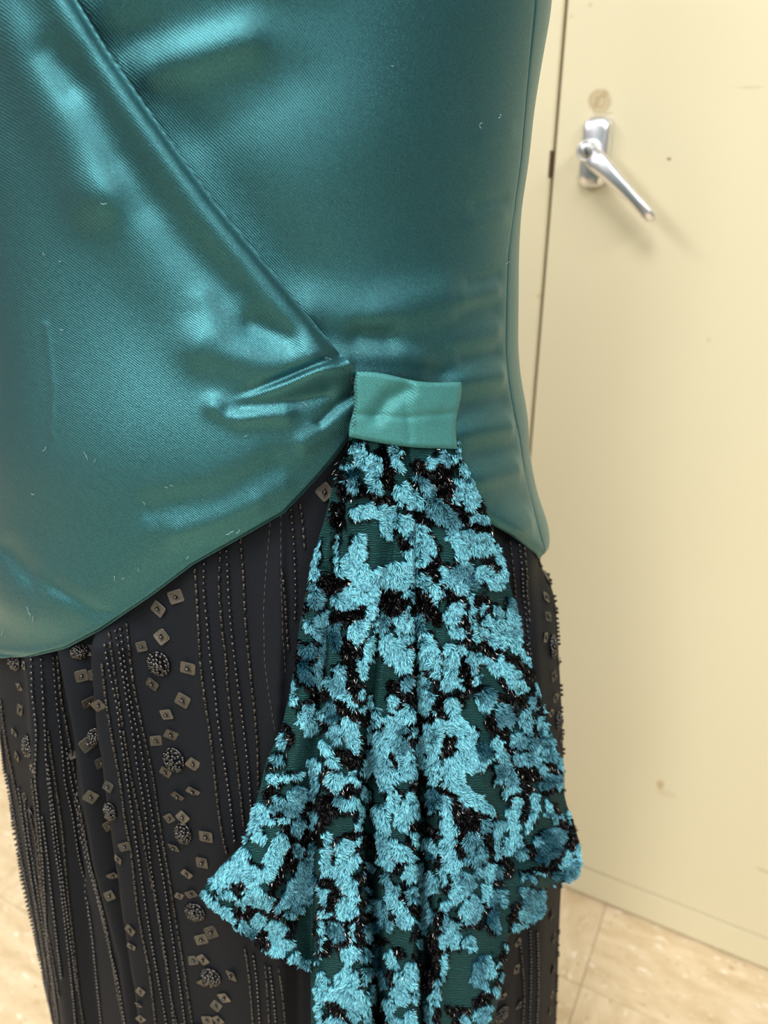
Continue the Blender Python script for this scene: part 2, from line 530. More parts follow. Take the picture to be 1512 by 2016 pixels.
def chrome_material(name, c, rough):
    M = Mat(name)
    co = M.obj(); nz = M.noise(60, 3, 0.6, co); sc = M.noise(600, 2, 0.6, co)
    M.l(M.mix(nz.outputs[0], tuple(x * 0.85 for x in c), c), M.p.inputs['Base Color'])
    M.set(Metallic=1.0)
    M.l(M.math('ADD', M.math('MULTIPLY', sc.outputs[0], 0.14), rough - 0.07), M.p.inputs['Roughness'])
    return M.m
M_CHROME = chrome_material('worn_silver_metal', (0.90, 0.91, 0.94), 0.34)
M_LOCK = chrome_material('lock_core', (0.72, 0.71, 0.70), 0.35)
M_SLOT = plain('key_slot', (0.02, 0.02, 0.02), 0.6)

def loft(name, rings, cap=True):
    n = len(rings[0]); v = np.concatenate([np.asarray(r, float) for r in rings]); f = []
    for i in range(len(rings) - 1):
        for k in range(n):
            a = i * n + k; b = i * n + (k + 1) % n
            f.append((a, b, b + n, a + n))
    if cap:
        f.append(tuple(range(n - 1, -1, -1))); f.append(tuple((len(rings) - 1) * n + k for k in range(n)))
    return new_mesh(name, v, f)

hx, hz = plane_px(1174, 300)
handle = empty('handle', (hx, 0, hz)); handle.parent = cab
def rrect(cx, cz, hw, hh, r, y, n=8):
    pts = []
    for (sx, sz, a0) in ((1, 1, 0), (-1, 1, 90), (-1, -1, 180), (1, -1, 270)):
        for k in range(n):
            a = math.radians(a0 + 90 * k / (n - 1))
            pts.append((cx + sx * (hw - r) + r * math.cos(a), y, cz + sz * (hh - r) + r * math.sin(a)))
    return pts
pr = []
for (y, sx, sz) in ((0.0, 1, 1), (-0.004, 1, 1), (-0.009, .93, .96), (-0.013, .80, .88), (-0.0145, .6, .7)):
    pr.append(rrect(0, 0, 0.0165 * sx, 0.0365 * sz, 0.011 * sx, y))
link('back_plate', loft('back_plate', pr), handle, M_CHROME)
# hub reached on its own standoff
OFF = 0.034
ux, uz = plane_px(1155, 297, OFF); ux -= hx; uz -= hz
def disc(cx, cz, r, y, n=28):
    return [(cx + r * math.cos(2 * math.pi * k / n), y, cz + r * math.sin(2 * math.pi * k / n)) for k in range(n)]
link('hub', loft('hub', [disc(ux, uz, r, y) for (y, r) in ((-0.010, 0.0125), (-0.022, 0.0120), (-0.031, 0.0118), (-0.0350, 0.0108), (-0.0358, 0.0090), (-0.0345, 0.0082))]), handle, M_CHROME)
lk = link('lock_core', loft('lock_core', [disc(ux, uz, r, y) for (y, r) in ((-0.033, 0.0079), (-0.0362, 0.0077), (-0.0367, 0.0070))]), handle, M_LOCK)
sl = link('key_slot', box_mesh('key_slot', -0.0010, 0.0010, -0.0004, 0.0004, -0.0042, 0.0042), lk, M_SLOT)
sl.location = (ux, -0.0368, uz); sl.rotation_euler = (0, math.radians(-25), 0)
lev_px = [(1160, 301, 0.0112, 0.007), (1180, 322, 0.0105, 0.0075), (1203, 345, 0.0088, 0.007), (1228, 371, 0.0074, 0.006), (1252, 397, 0.0066, 0.0052), (1272, 419, 0.0064, 0.0048), (1281, 428, 0.0058, 0.0042), (1284, 431, 0.0035, 0.003)]
pts = []
for i, (u, v, w, h) in enumerate(lev_px):
    x, z = plane_px(u, v, OFF - 0.004 + 0.006 * math.sin(i / 7 * math.pi)); pts.append((x - hx, -(OFF - 0.006 + 0.007 * math.sin(i / 7 * math.pi)), z - hz, w, h))
rings = []
for i, (x, y, z, w, h) in enumerate(pts):
    p0 = np.array(pts[max(i - 1, 0)][:3]); p1 = np.array(pts[min(i + 1, len(pts) - 1)][:3])
    tdir = (p1 - p0) / np.linalg.norm(p1 - p0)
    side = np.cross(tdir, (0, -1, 0)); side /= np.linalg.norm(side); up = np.cross(side, tdir)
    rings.append([np.array((x, y, z)) + side * w * np.sign(math.cos(a)) * abs(math.cos(a)) ** 0.7 + up * h * np.sign(math.sin(a)) * abs(math.sin(a)) ** 0.7
                  for a in np.linspace(0, 2 * math.pi, 24, endpoint=False)])
link('lever', loft('lever', rings), handle, M_CHROME)

# ================================================================== THE DRESS
dress = empty('dress', (-0.08, Y0, 0.0))
tag(dress, 'teal satin wrap dress with black beaded skirt and velvet side drape', 'dress')
DL = np.array([-0.08, Y0, 0.0])
def dlink(name, me, mat, parent=None):
    """link a mesh given in world coordinates under the dress (or a part at the same origin)"""
    o = link(name, me, parent or dress, mat)
    return o
def loc(P):
    return P - DL

# ---- skirt
def skirt_field(u, v):
    d = np.full(np.shape(u), -0.004)
    d = d + side_ridge(u, v, [(88, 1280), (108, 1430), (122, 1640), (143, 1830), (168, 2050)], -0.006, 14, 16)
    d = d + side_ridge(u, v, [(192, 1270), (200, 1409), (222, 1567), (238, 1686), (254, 1805), (274, 1925), (292, 2060)], 0.0065, 7, 75)
    d = d + side_ridge(u, v, [(170, 1270), (182, 1409), (204, 1567), (220, 1686), (236, 1805), (256, 1925), (274, 2060)], -0.005, 24, 12)
    d = d + side_ridge(u, v, [(118, 1270), (140, 1381), (156, 1468), (172, 1587), (190, 1706), (210, 1786), (236, 1900), (256, 2060)], 0.004, 12, 22)
    d = d + side_ridge(u, v, [(60, 1280), (75, 1500), (90, 1700), (118, 1900), (140, 2060)], 0.004, 20, 16)
    d = d + side_ridge(u, v, [(262, 1240), (300, 1500), (330, 1800), (352, 2060)], -0.002, 26, 26)
    d = d + side_ridge(u, v, [(385, 1120), (400, 1400), (425, 1650), (448, 1900), (475, 2060)], 0.0022, 40, 60)
    d = d + side_ridge(u, v, [(556, 1000), (556, 1250), (550, 1430), (545, 1600), (560, 2060)], 0.0022, 36, 5)
    d = d + side_ridge(u, v, [(590, 1500), (592, 2060)], -0.006, 22, 22)
    d = d + side_ridge(u, v, [(1040, 1050), (1062, 1300), (1072, 1600), (1062, 2060)], 0.002, 12, 20)
    d = d + side_ridge(u, v, [(1015, 1050), (1040, 1300), (1050, 1600), (1035, 2060)], -0.002, 14, 10)
    return d
NT, NZ = 640, 330
zz = np.concatenate([np.linspace(0.0, 0.45, 60, endpoint=False), np.linspace(0.45, 1.0, NZ - 60)])
th = np.linspace(-math.pi, math.pi, NT, endpoint=False)
TH, ZZ = np.meshgrid(th, zz)
base = shell(TH, ZZ, 0.0)
pu, pv = project(base)
front = smoothstep((-np.sin(TH) - 0.0) / 0.3)
gen = 0.004 * np.sin(TH * 23) * smoothstep((0.85 - ZZ) / 0.3) - 0.003
D = np.where(front > 0, ((skirt_field(pu, np.clip(pv, 950, 2300)) + 0.004) * 1.5 - 0.004) * front, 0) + gen * (1 - front)
top_fit = smoothstep((0.97 - ZZ) / 0.08)
D = D * top_fit - 0.004 * (1 - top_fit)
V_skirt = shell(TH, ZZ, D)
F_skirt = grid_faces(NZ, NT, flip=True, wrap=True)
skirt = dlink('skirt', fast_mesh('skirt', loc(V_skirt).reshape(-1, 3), F_skirt), M_CREPE)
skirt['label'] = 'black crepe skirt with beaded stripes'
bvh = BVHTree.FromPolygons([Vector(p) for p in V_skirt.reshape(-1, 3)], F_skirt.tolist())
CAMP = Vector((0, 0, CAMH))
def hit(u, v):
    dx, dy, dz = ray(u, v)
    p, n, i, t = bvh.ray_cast(CAMP, Vector((float(dx), float(dy), float(dz))).normalized())
    step = 2.0 if u < 560 else -2.0
    tries = 0
    while p is None and tries < 16:                 # just off the outline: take the outline itself
        tries += 1
        dx, dy, dz = ray(u + step * tries, v)
        p, n, i, t = bvh.ray_cast(CAMP, Vector((float(dx), float(dy), float(dz))).normalized())
    if p is None:
        q = unproject(u, v, -0.0035)
        p = Vector(q.tolist()); n = Vector((p.x + 0.078, p.y - Y0, 0)).normalized()
    if n.dot(p - CAMP) > 0: n = -n
    return p, n

# ---- bodice: front panel, side and back panel, sewn at the side seam
seam_px = [(1062, -140), (1055, 0), (1046, 100), (1036, 211), (1026, 321), (1014, 412), (1002, 502), (998, 600), (997, 690), (1004, 760), (1017, 833), (1032, 917), (1052, 1002), (1066, 1060), (1074, 1100)]
sp = unproject([p[0] for p in seam_px], [p[1] for p in seam_px], 0.003)
def theta_of(P):
    xc, a, b = section(P[..., 2])
    return np.arctan2((P[..., 1] - Y0) / (b + .003), (P[..., 0] - xc) / (a + .003))
sth, sz = theta_of(sp), sp[..., 2]
o_ = np.argsort(sz); sz, sth = sz[o_], sth[o_]
hem_px = [(-60, 1180), (200, 1110), (420, 985), (560, 900), (650, 850), (760, 890), (850, 965), (985, 1042), (1030, 1068), (1074, 1102)]
hp = unproject([p[0] for p in hem_px], [p[1] for p in hem_px], 0.003)
hth, hz_ = theta_of(hp), hp[..., 2]
hside = hz_[-1]
def hem_z(t):
    tt = np.where(t > math.pi / 2, t - 2 * math.pi, t)
    return np.interp(tt, np.concatenate([[-math.pi * 1.3], hth, [hth[-1] + 0.25, hth[-1] + 0.6, math.pi / 2]]),
                     np.concatenate([[hz_[0]], hz_, [hside - 0.012, hside - 0.026, hside - 0.03]]))

def panel_field(u, v):
    d = np.full(np.shape(u), 0.003)
    # drag lines running out from under the wrap
    d = d + ridge(u, v, [(300, 132), (380, 112), (480, 78)], 46, 0.0036)
    d = d + ridge(u, v, [(230, -20), (420, -60), (600, -80)], 70, 0.0026)
    d = d + ridge(u, v, [(330, 280), (450, 235), (580, 160)], 60, -0.0012)
    d = d + ridge(u, v, [(260, 100), (400, 310), (520, 470), (640, 620)], 70, -0.0030)
    d = d + ridge(u, v, [(600, 330), (720, 260)], 130, 0.0015)
    d = d + ridge(u, v, [(640, 722), (720, 722), (820, 716)], 34, 0.0036)
    d = d + ridge(u, v, [(712, 662), (760, 664)], 28, -0.0034)
    d = d + ridge(u, v, [(620, 612), (720, 628), (870, 592)], 50, 0.0036)
    d = d + ridge(u, v, [(700, 720), (800, 720), (870, 735)], 20, -0.002)
    # puckers along the side seam
    for (x, y, L, w, h) in ((955, 575, 46, 12, 0.0012), (962, 545, 40, 10, -0.0010), (950, 610, 46, 14, -0.0012), (950, 655, 60, 16, 0.0016), (958, 697, 44, 12, -0.0014),
                            (962, 735, 50, 14, 0.0013), (968, 790, 50, 16, -0.0012), (975, 835, 60, 16, 0.0014), (985, 885, 56, 15, -0.0012), (1000, 930, 60, 16, 0.0014), (1015, 985, 40, 14, -0.001),
                            (970, 430, 40, 14, 0.0008), (975, 395, 36, 12, -0.0008), (985, 260, 36, 14, 0.0007)):
        d = d + ridge(u, v, [(x - L, y + L * 0.25), (x + L * 0.45, y - 2)], w * 1.25, h * 0.9)
    d = d + ridge(u, v, [(905, 900), (960, 985), (1010, 1040)], 34, 0.0018)
    d = d + ridge(u, v, [(900, 752), (985, 742)], 24, 0.0024) + ridge(u, v, [(905, 850), (1002, 838)], 24, 0.0024)
    d = d + ridge(u, v, [(925, 938), (1015, 915)], 24, 0.0024) + ridge(u, v, [(985, 1045), (1055, 1020)], 30, 0.0024)
    su_ = np.interp(v, [p[1] for p in seam_px], [p[0] for p in seam_px])
    keep_ = smoothstep((su_ - u + 2) / 26.0)
    d = 0.003 + (d - 0.003) * keep_
    # seam pulled in a little
    sdist = pl_dist(u, v, seam_px)
    d = d - 0.0004 * np.exp(-(sdist / 2.4) ** 2)
    return d
def shell_panel(name, t0, t1, nt, nz=300):
    """t0,t1: functions of z giving the angular limits"""
    s = np.linspace(0, 1, nt)[None, :]; r = np.linspace(0, 1, nz)[:, None]
    Z = 1.0 + 0 * s * r; TT = 0
    for _ in range(6):
        TT = t0(Z) + (t1(Z) - t0(Z)) * s
        hz = hem_z(TT)
        Z = hz + (1.46 - hz) * r
    b0 = shell(TT, Z, 0.003)
    u, v = project(b0)
    fr = smoothstep((-np.sin(TT) + 0.1) / 0.2)
    d = panel_field(u, v) * fr + 0.003 * (1 - fr)
    d = d - 0.004 * np.exp(-(r * nz / 2.0) ** 2)             # hem turned in
    return fast_mesh(name, loc(shell(TT, Z, d)).reshape(-1, 3), grid_faces(nz, nt, flip=True))
seam_t = lambda z: np.interp(z, sz, sth)
fp = dlink('front_panel', shell_panel('front_panel', lambda z: seam_t(z) * 0 - math.pi * 0.98, seam_t, 330), M_SATIN)
fp['label'] = 'teal satin front bodice panel'
bp = dlink('back_panel', shell_panel('back_panel', seam_t, lambda z: seam_t(z) * 0 + math.pi * 1.02, 260), M_SATIN)
bp['label'] = 'teal satin side and back bodice panel'
for o in (fp, bp): solidify(o, 0.0012)

# neckline lining cap closes the bodice above the picture
capn = 64
ct = np.linspace(-math.pi, math.pi, capn, endpoint=False)
c0 = shell(ct, np.full(capn, 1.455), 0.0)
cv = np.concatenate([loc(c0), loc(np.array([[-0.078, Y0, 1.47]]))])
dlink('lining', new_mesh('lining', cv, [(k, (k + 1) % capn, capn) for k in range(capn)]), M_TAB)

# side seam stitches
def stitch_mesh(P, N, r, length, gap, name):
    """small rounded thread stitches along a 3D polyline"""
    verts, faces = [], []
    seg = np.linalg.norm(np.diff(P, axis=0), axis=1); L = np.concatenate([[0], np.cumsum(seg)])
    s = 0.0
    while s + length < L[-1]:
        a = np.array([np.interp(s, L, P[:, k]) for k in range(3)]); b = np.array([np.interp(s + length, L, P[:, k]) for k in range(3)])
        n = np.array([np.interp(s, L, N[:, k]) for k in range(3)]); n /= np.linalg.norm(n)
        t = (b - a) / np.linalg.norm(b - a); w = np.cross(t, n)
        m = (a + b) / 2
        i0 = len(verts)
        ring = lambda c, rr: [c + w * rr, c + n * rr, c - w * rr, c - n * rr]
        verts += ring(a, r * 0.4) + ring(m + n * r * 0.5, r) + ring(b, r * 0.4)
        for q in range(2):
            for k in range(4):
                faces.append((i0 + q * 4 + k, i0 + q * 4 + (k + 1) % 4, i0 + q * 4 + 4 + (k + 1) % 4, i0 + q * 4 + 4 + k))
        s += length + gap
    return new_mesh(name, loc(np.array(verts)), faces)
def nrm_of(P):
    n = np.stack([P[:, 0] + 0.078, (P[:, 1] - Y0) * 1.6, 0 * P[:, 0]], -1)
    return n / np.linalg.norm(n, axis=1)[:, None]
zq = np.linspace(hside + 0.004, 1.3, 240)
SPt = shell(seam_t(zq), zq, 0.0022)
st = dlink('seam_stitching', stitch_mesh(SPt, nrm_of(SPt), 0.00028, 0.0016, 0.0008, 'seam_stitching'), M_THREAD)
tag(st, kind='stuff')

# ---- wrap panel crossing to the pinch at the tab
edge_px = [(-90, -420), (40, -180), (150, 0), (210, 97), (280, 198), (345, 290), (420, 393), (490, 479), (560, 563), (620, 637), (668, 696), (692, 716), (701, 740), (704, 765), (700, 800), (697, 835),
           (690, 862), (664, 897), (622, 945), (560, 1010), (480, 1056), (380, 1112), (300, 1172), (200, 1240), (130, 1277), (60, 1294)]
EV = np.array([p[1] for p in edge_px], float); EU = np.array([p[0] for p in edge_px], float)
def wrap_field(u, v, er):
    diag = edge_px[:11]; hemp = edge_px[16:] + [(0, 1290), (-80, 1275)]
    d = np.full(np.shape(u), 0.0075)
    dd = pl_dist(u, v, diag)
    # rolled diagonal edge: rises steeply then settles
    d = d + 0.0035 * np.exp(-(dd / 120.0) ** 2) + 0.001 - 0.0048 * np.exp(-(dd / 15.0) ** 2) + 0.0012 * np.exp(-((dd - 40) / 22.0) ** 2) - 0.0016 * np.exp(-((dd - 95) / 40.0) ** 2)
    # long soft fold running parallel to the edge
    d = d + ridge(u, v, [(-60, -150), (20, 40), (110, 230), (190, 380)], 62, 0.0044)
    d = d + ridge(u, v, [(190, 380), (290, 530), (380, 640)], 62, 0.0022)
    d = d + ridge(u, v, [(150, 130), (235, 300), (360, 480), (450, 570)], 40, -0.0012)
    d = d + ridge(u, v, [(95, 105), (140, 165)], 36, -0.0016) + ridge(u, v, [(230, 330), (280, 400)], 40, -0.0010)
    # swelling and dimple before the pinch
    d = d + ridge(u, v, [(400, 685), (520, 712), (600, 718)], 48, 0.0050)
    d = d + ridge(u, v, [(500, 640), (565, 664)], 28, -0.0028)
    d = d + ridge(u, v, [(400, 590), (425, 650)], 26, 0.0012)
    # tuck fold sewn into the tab
    cre = np.interp(u, [430, 500, 560, 620, 692], [800, 778, 755, 730, 706])
    sgn = v - cre
    k = smoothstep((u - 430) / 170) * (u < 760)
    d = d + k * (0.0046 * np.exp(-(sgn / np.where(sgn > 0, 34.0, 7.0)) ** 2) - 0.0026 * np.exp(-((sgn + 12) / 12.0) ** 2))
    d = d + ridge(u, v, [(640, 775), (560, 792), (450, 806)], 15, -0.0020)
    d = d + ridge(u, v, [(420, 800), (470, 822), (560, 815)], 20, 0.0030)
    d = d + ridge(u, v, [(704, 772), (660, 800), (630, 830)], 10, -0.0022)
    d = d + ridge(u, v, [(703, 795), (660, 835), (600, 872)], 20, 0.0022)
    # full hip and the drag under it
    d = d + ridge(u, v, [(250, 880), (400, 900)], 190, 0.008)
    d = d + ridge(u, v, [(350, 1052), (420, 1034), (500, 1000)], 24, 0.0018)
    d = d + ridge(u, v, [(520, 985), (560, 960)], 20, 0.0010)
    d = d + ridge(u, v, [(300, 1000), (430, 975), (540, 915)], 30, -0.002)
    d = d + ridge(u, v, [(110, 1155), (210, 1215)], 14, -0.0012) + ridge(u, v, [(15, 1080), (60, 1130)], 22, -0.0016)
    d = d + ridge(u, v, [(90, 640), (105, 760), (100, 860)], 6, 0.0005)
    # gathered in at the pinch and at the hem
    pin = np.exp(-((u - 702) ** 2 / 30.0 ** 2 + (v - 762) ** 2 / 62.0 ** 2))
    d = d - 0.003 * pin
    dh = pl_dist(u, v, hemp)
    d = d - 0.0048 * np.exp(-(dh / 60.0) ** 2) - 0.002 * np.exp(-(dh / 4.0) ** 2)
    d = np.maximum(d, 0.0042 - 0.003 * np.exp(-(dh / 4.0) ** 2))
    return d
nr, nc = 440, 240
vv = np.linspace(-420, 1294, nr)[:, None]
ur = np.interp(vv, EV, EU)
s = (1 - (1 - np.linspace(0, 1, nc)) ** 1.5)[None, :]
# leftmost column: just inside the outline of the body, then the cloth goes on round the side
def outline_left(v):
    us_ = np.linspace(-260, 300, 281)[None, :] + 0 * v
    dx, dy, dz = ray(us_, v + 0 * us_)
    q = unproject(us_, v + 0 * us_, 0.006)
    xc, a_, b_ = section(q[..., 2])
    r_ = ((q[..., 0] - xc) / (a_ + 0.006)) ** 2 + ((q[..., 1] - Y0) / (b_ + 0.006)) ** 2
    good = np.abs(r_ - 1) < 0.004
    return us_[0][np.argmax(good, axis=1)][:, None]
UL = outline_left(vv)
UL = np.minimum(np.convolve(np.pad(UL[:, 0], 15, mode='edge'), np.ones(31) / 31, 'valid')[:, None] + 8, ur - 20)
uu = UL + (ur - UL) * s
vv2 = vv + 0 * uu
d = wrap_field(uu, vv2, ur)
P = unproject(uu, vv2, d)
xc, a_, b_ = section(P[:, 0, 2])
t0_ = np.arctan2((P[:, 0, 1] - Y0) / (b_ + d[:, 0]), (P[:, 0, 0] - xc) / (a_ + d[:, 0]))[:, None]
t0_ = np.where(t0_ > 0, t0_ - 2 * math.pi, t0_)
ns = 40
w_ = np.linspace(0, 1, ns, endpoint=False)[None, :]
TT = (-math.pi * 1.12) * (1 - w_) + t0_ * w_
dside = d[:, :1] * smoothstep(w_ * 1.0) + 0.0036 * (1 - smoothstep(w_))
Pside = shell(TT, P[:, :1, 2] + 0 * TT, dside)
P = np.concatenate([Pside, P], axis=1)
wrap = dlink('wrap_panel', fast_mesh('wrap_panel', loc(P).reshape(-1, 3), grid_faces(nr, nc + ns)), M_SATIN)
wrap['label'] = 'teal satin wrap front folded to the tab'
solidify(wrap, 0.0009, -1)

# ---- tab
tl, tr, br, bl = (702, 733), (907, 756), (897, 884), (688, 860)
nr, nc = 60, 90
r = np.linspace(0, 1, nr)[:, None]; s = np.linspace(0, 1, nc)[None, :]
tu = (tl[0] * (1 - s) + tr[0] * s) * (1 - r) + (bl[0] * (1 - s) + br[0] * s) * r
tv = (tl[1] * (1 - s) + tr[1] * s) * (1 - r) + (bl[1] * (1 - s) + br[1] * s) * r
tv = tv - 4 * np.sin(s * math.pi * 2.2 + 0.4) * (1 - r) + 7 * np.sin(s * math.pi) * r
tu = tu + 3 * np.sin(r * 7 + 0.5) * s - 2.5 * np.sin(r * 9) * (1 - s)
d = 0.0145 + 0.0015 * np.sin(s * 3.0) + ridge(tu, tv, [(740, 818), (765, 785), (800, 768)], 17, -0.0036) + ridge(tu, tv, [(690, 815), (800, 822), (900, 812)], 7, -0.0007) \
    + ridge(tu, tv, [(820, 770), (850, 800)], 24, 0.0018) + ridge(tu, tv, [(800, 790), (806, 865)], 9, -0.0007)
edge = np.minimum(np.minimum(r * nr, (1 - r) * nr), np.minimum(s * nc, (1 - s) * nc) + 0 * r)
d = d - 0.0016 * np.exp(-(edge / 2.0) ** 2)
tab = dlink('tab', fast_mesh('tab', loc(unproject(tu, tv, d)).reshape(-1, 3), grid_faces(nr, nc)), M_TAB)
tab['label'] = 'folded satin band holding the velvet drape'
solidify(tab, 0.0028, -1)
# ravelled threads at the tab's corners
def thread_curls(spots, name, rad, mat, parent, d0):
    verts, faces = [], []
    for (u, v, L, ang) in spots:
        n = 7; pts = []
        a = math.radians(ang)
        for k in range(n):
            pts.append((u, v)); a += random.uniform(-0.7, 0.7); u += L / n * math.cos(a); v += L / n * math.sin(a)
        pu0 = np.array([p[0] for p in pts]); pv0 = np.array([p[1] for p in pts])
        q = unproject(pu0, pv0, (d0(pu0, pv0) if callable(d0) else d0) + np.abs(np.sin(np.arange(n) * 0.9)) * 0.0012)
        i0 = len(verts)
        for k in range(n):
            t = q[min(k + 1, n - 1)] - q[max(k - 1, 0)]; t /= np.linalg.norm(t)
            w = np.cross(t, (0, 0.4, 0.9)); w /= np.linalg.norm(w) + 1e-9; b = np.cross(t, w)
            for j in range(3):
                verts.append(q[k] + rad * (w * math.cos(2.094 * j) + b * math.sin(2.094 * j)))
        for k in range(n - 1):
            for j in range(3):
                a0 = i0 + k * 3 + j; a1 = i0 + k * 3 + (j + 1) % 3
                faces.append((a0, a1, a1 + 3, a0 + 3))
    o = dlink(name, new_mesh(name, loc(np.array(verts)), faces), mat, parent)
    tag(o, kind='stuff')
    return o
thread_curls([(700, 745 + 7 * k, 12, 150 + 20 * (k % 3)) for k in range(14)] + [(800, 742, 10, -60), (790, 741, 12, -110), (795, 742, 11, -85), (689, 728, 22, -80), (690, 735, 24, 170)], 'loose_thread', 0.00018, M_BLACKTHREAD, dress, 0.0155)

# ---- drape: gathered burnout velvet falling from the tab
L_px = [(860, 688), (900, 676), (960, 655), (1020, 640), (1110, 611), (1230, 590), (1330, 576), (1400, 562), (1440, 553), (1500, 524), (1560, 510), (1600, 497), (1660, 480), (1700, 438), (1735, 408), (1757, 398), (1775, 408), (1800, 438),
        (1830, 470), (1850, 492), (1880, 535), (1897, 575), (1906, 612), (1930, 612), (2090, 612)]
R_px = [(860, 900), (900, 908), (950, 931), (1000, 955), (1060, 976), (1130, 999), (1220, 1021), (1320, 1050), (1400, 1073), (1450, 1090), (1500, 1105), (1560, 1110), (1585, 1116), (1620, 1130), (1660, 1141), (1700, 1144), (1720, 1140), (1735, 1122),
        (1743, 1085), (1752, 1075), (1790, 1073), (1805, 1062), (1820, 1040), (1832, 1012), (1845, 1000), (1880, 997), (1905, 991), (1950, 985), (2000, 975), (2090, 965)]
rows = {
    860:  [(688, 6), (698, 8), (712, 6), (718, 9), (742, 10), (752, 7), (760, 10), (785, 10), (795, 7), (805, 10), (840, 10), (872, 9), (900, 6)],
    1000: [(645, 5), (662, 10), (676, 8), (684, 13), (740, 14), (780, 9), (788, 14), (806, 13), (816, 9), (830, 14), (880, 16), (920, 14), (955, 5)],
    1200: [(595, 5), (620, 12), (645, 10), (660, 17), (735, 20), (752, 15), (765, 20), (806, 20), (815, 7), (826, 20), (900, 24), (960, 20), (1016, 7)],
    1400: [(562, 6), (600, 14), (628, 9), (640, 22), (705, 25), (724, 14), (745, 24), (808, 25), (820, 8), (862, 28), (940, 31), (1010, 26), (1073, 9)],
    1600: [(497, 8), (560, 18), (620, 6), (632, 28), (700, 30), (718, 7), (760, 26), (812, 28), (826, 7), (866, 32), (950, 35), (1040, 31), (1123, 18)],
    1700: [(438, 12), (530, 24), (616, 6), (629, 31), (712, 33), (727, 5), (756, 28), (812, 30), (828, 6), (866, 34), (950, 39), (1050, 34), (1144, 26)],
    1757: [(398, 16), (520, 27), (614, 6), (627, 33), (714, 35), (730, 5), (754, 30), (812, 32), (828, 6), (860, 34), (950, 39), (1020, 34), (1075, 20)],
    1900: [(585, 6), (600, 6), (616, 6), (623, 35), (716, 37), (734, 5), (764, 31), (814, 35), (832, 5), (857, 34), (940, 39), (975, 36), (993, 24)],
    2090: [(612, 20), (614, 28), (616, 33), (620, 37), (732, 39), (748, 6), (770, 33), (822, 37), (838, 6), (860, 35), (925, 41), (950, 38), (965, 28)],
}
RV = np.array(sorted(rows)); NK = 13
RU = np.array([[k[0] for k in rows[v]] for v in sorted(rows)], float)
RD = np.array([[k[1] for k in rows[v]] for v in sorted(rows)], float)
def drape_depth(u, v):
    u = np.asarray(u, float); v = np.asarray(v, float)
    ku = [np.interp(v, RV, RU[:, k]) for k in range(NK)]
    kd = [np.interp(v, RV, RD[:, k]) for k in range(NK)]
    out = np.array(kd[0]) + 0 * u
    for k in range(NK - 1):
        w = np.maximum(ku[k + 1] - ku[k], 1.0)
        t = np.clip((u - ku[k]) / w, 0, 1)
        out = np.where(u >= ku[k], kd[k] + (kd[k + 1] - kd[k]) * smoothstep(t), out)
    out = out + 1.6 * np.sin(u / 23.0 + v / 90.0) * np.clip((v - 900) / 400, 0, 1) + 1.5 * (value_noise(u, v, 40, 5) - 0.5)
    # curled lower rims of the two wings
    out = out + ridge(u, v, [(400, 1760), (440, 1800), (490, 1850), (540, 1882), (600, 1900)], 22, 6.0)
    out = out + ridge(u, v, [(1135, 1650), (1142, 1700), (1120, 1732), (1040, 1742)], 18, 6.0)
    out = out + ridge(u, v, [(1040, 1756), (1060, 1800)], 18, -8.0) + ridge(u, v, [(1030, 1690), (1090, 1700)], 26, -4.0)
    return np.maximum(out, 5.0) / 1000.0 + 0.002
nr, nc = 420, 260
vv = np.linspace(860, 2090, nr)[:, None]
Lu = np.interp(vv, [p[0] for p in L_px], [p[1] for p in L_px]); Ru = np.interp(vv, [p[0] for p in R_px], [p[1] for p in R_px])
s = np.linspace(0, 1, nc)[None, :]
du = Lu + (Ru - Lu) * s; dv = vv + 0 * du
P = unproject(du, dv, drape_depth(du, dv))

# -- pattern of the burnout: strokes (x1,y1,x2,y2,r1,r2,tone) surveyed tile by tile
TILES = []
def tile(ox, oy, sc, blue, black, xmin=-9, ymax=9e9):
    TILES.append((ox, oy, sc, blue, black))
tile(600, 840, 3.78, [
 (400,160,420,230,60),(500,230,510,300,60),(510,380,530,470,50),(240,300,240,380,18),(260,290,380,270,25),(340,410,350,415,55,50,.7),(345,330,360,340,45,45,.15),
 (670,190,680,310,45,25),(930,260,930,265,40),(1020,220,1030,225,60,60,.8),(1090,230,1095,235,35),(1130,130,1150,200,25),(1180,290,1200,340,45),(1140,400,1130,500,35),(1220,400,1230,560,65),
 (860,380,920,480,50,45,.5),(1000,460,1010,510,25),(1090,510,1120,570,25),(740,480,790,560,75,70),(390,630,480,610,50),(480,610,640,650,55),(580,700,600,810,50,25),
 (690,690,830,770,50,80),(830,770,860,950,75,80),(780,930,850,980,60),(900,850,940,900,50),(950,590,1080,700,70,70,.45),(1090,800,1160,940,40,60),(1250,680,1340,680,50,45),
 (1180,800,1330,830,45,60,.8),(1260,900,1400,900,55),(1400,900,1460,1050,40,50),(1300,1090,1400,1100,60),(400,850,350,1000,60,75),(280,1030,400,1050,70),(230,800,240,900,18,22),(235,960,230,1040,25,28),
 (480,1110,640,1050,50,55),(640,1060,800,1050,60),(800,1080,880,1120,60),(100,850,70,1080,20,35,.8),(1000,1040,1020,1120,35),(1110,1090,1180,1040,50,50,.6)],
 [(300,130,280,180,40),(260,380,250,440,25),(270,480,460,480,25),(480,500,600,540,30),(560,180,570,270,30,40),(600,330,620,430,50),(240,600,250,700,45,45),(840,290,900,340,50),(960,310,1060,300,45),
 (1030,380,1050,450,55),(980,420,1010,500,35),(1080,600,1180,680,40),(1280,590,1350,620,30),(1230,720,1400,760,28),(850,670,900,690,40),(720,860,780,880,40),(950,960,960,1030,40),(1370,1000,1400,1040,60),
 (880,1080,940,1100,40),(660,740,650,790,22),(250,1120,330,1110,35)])
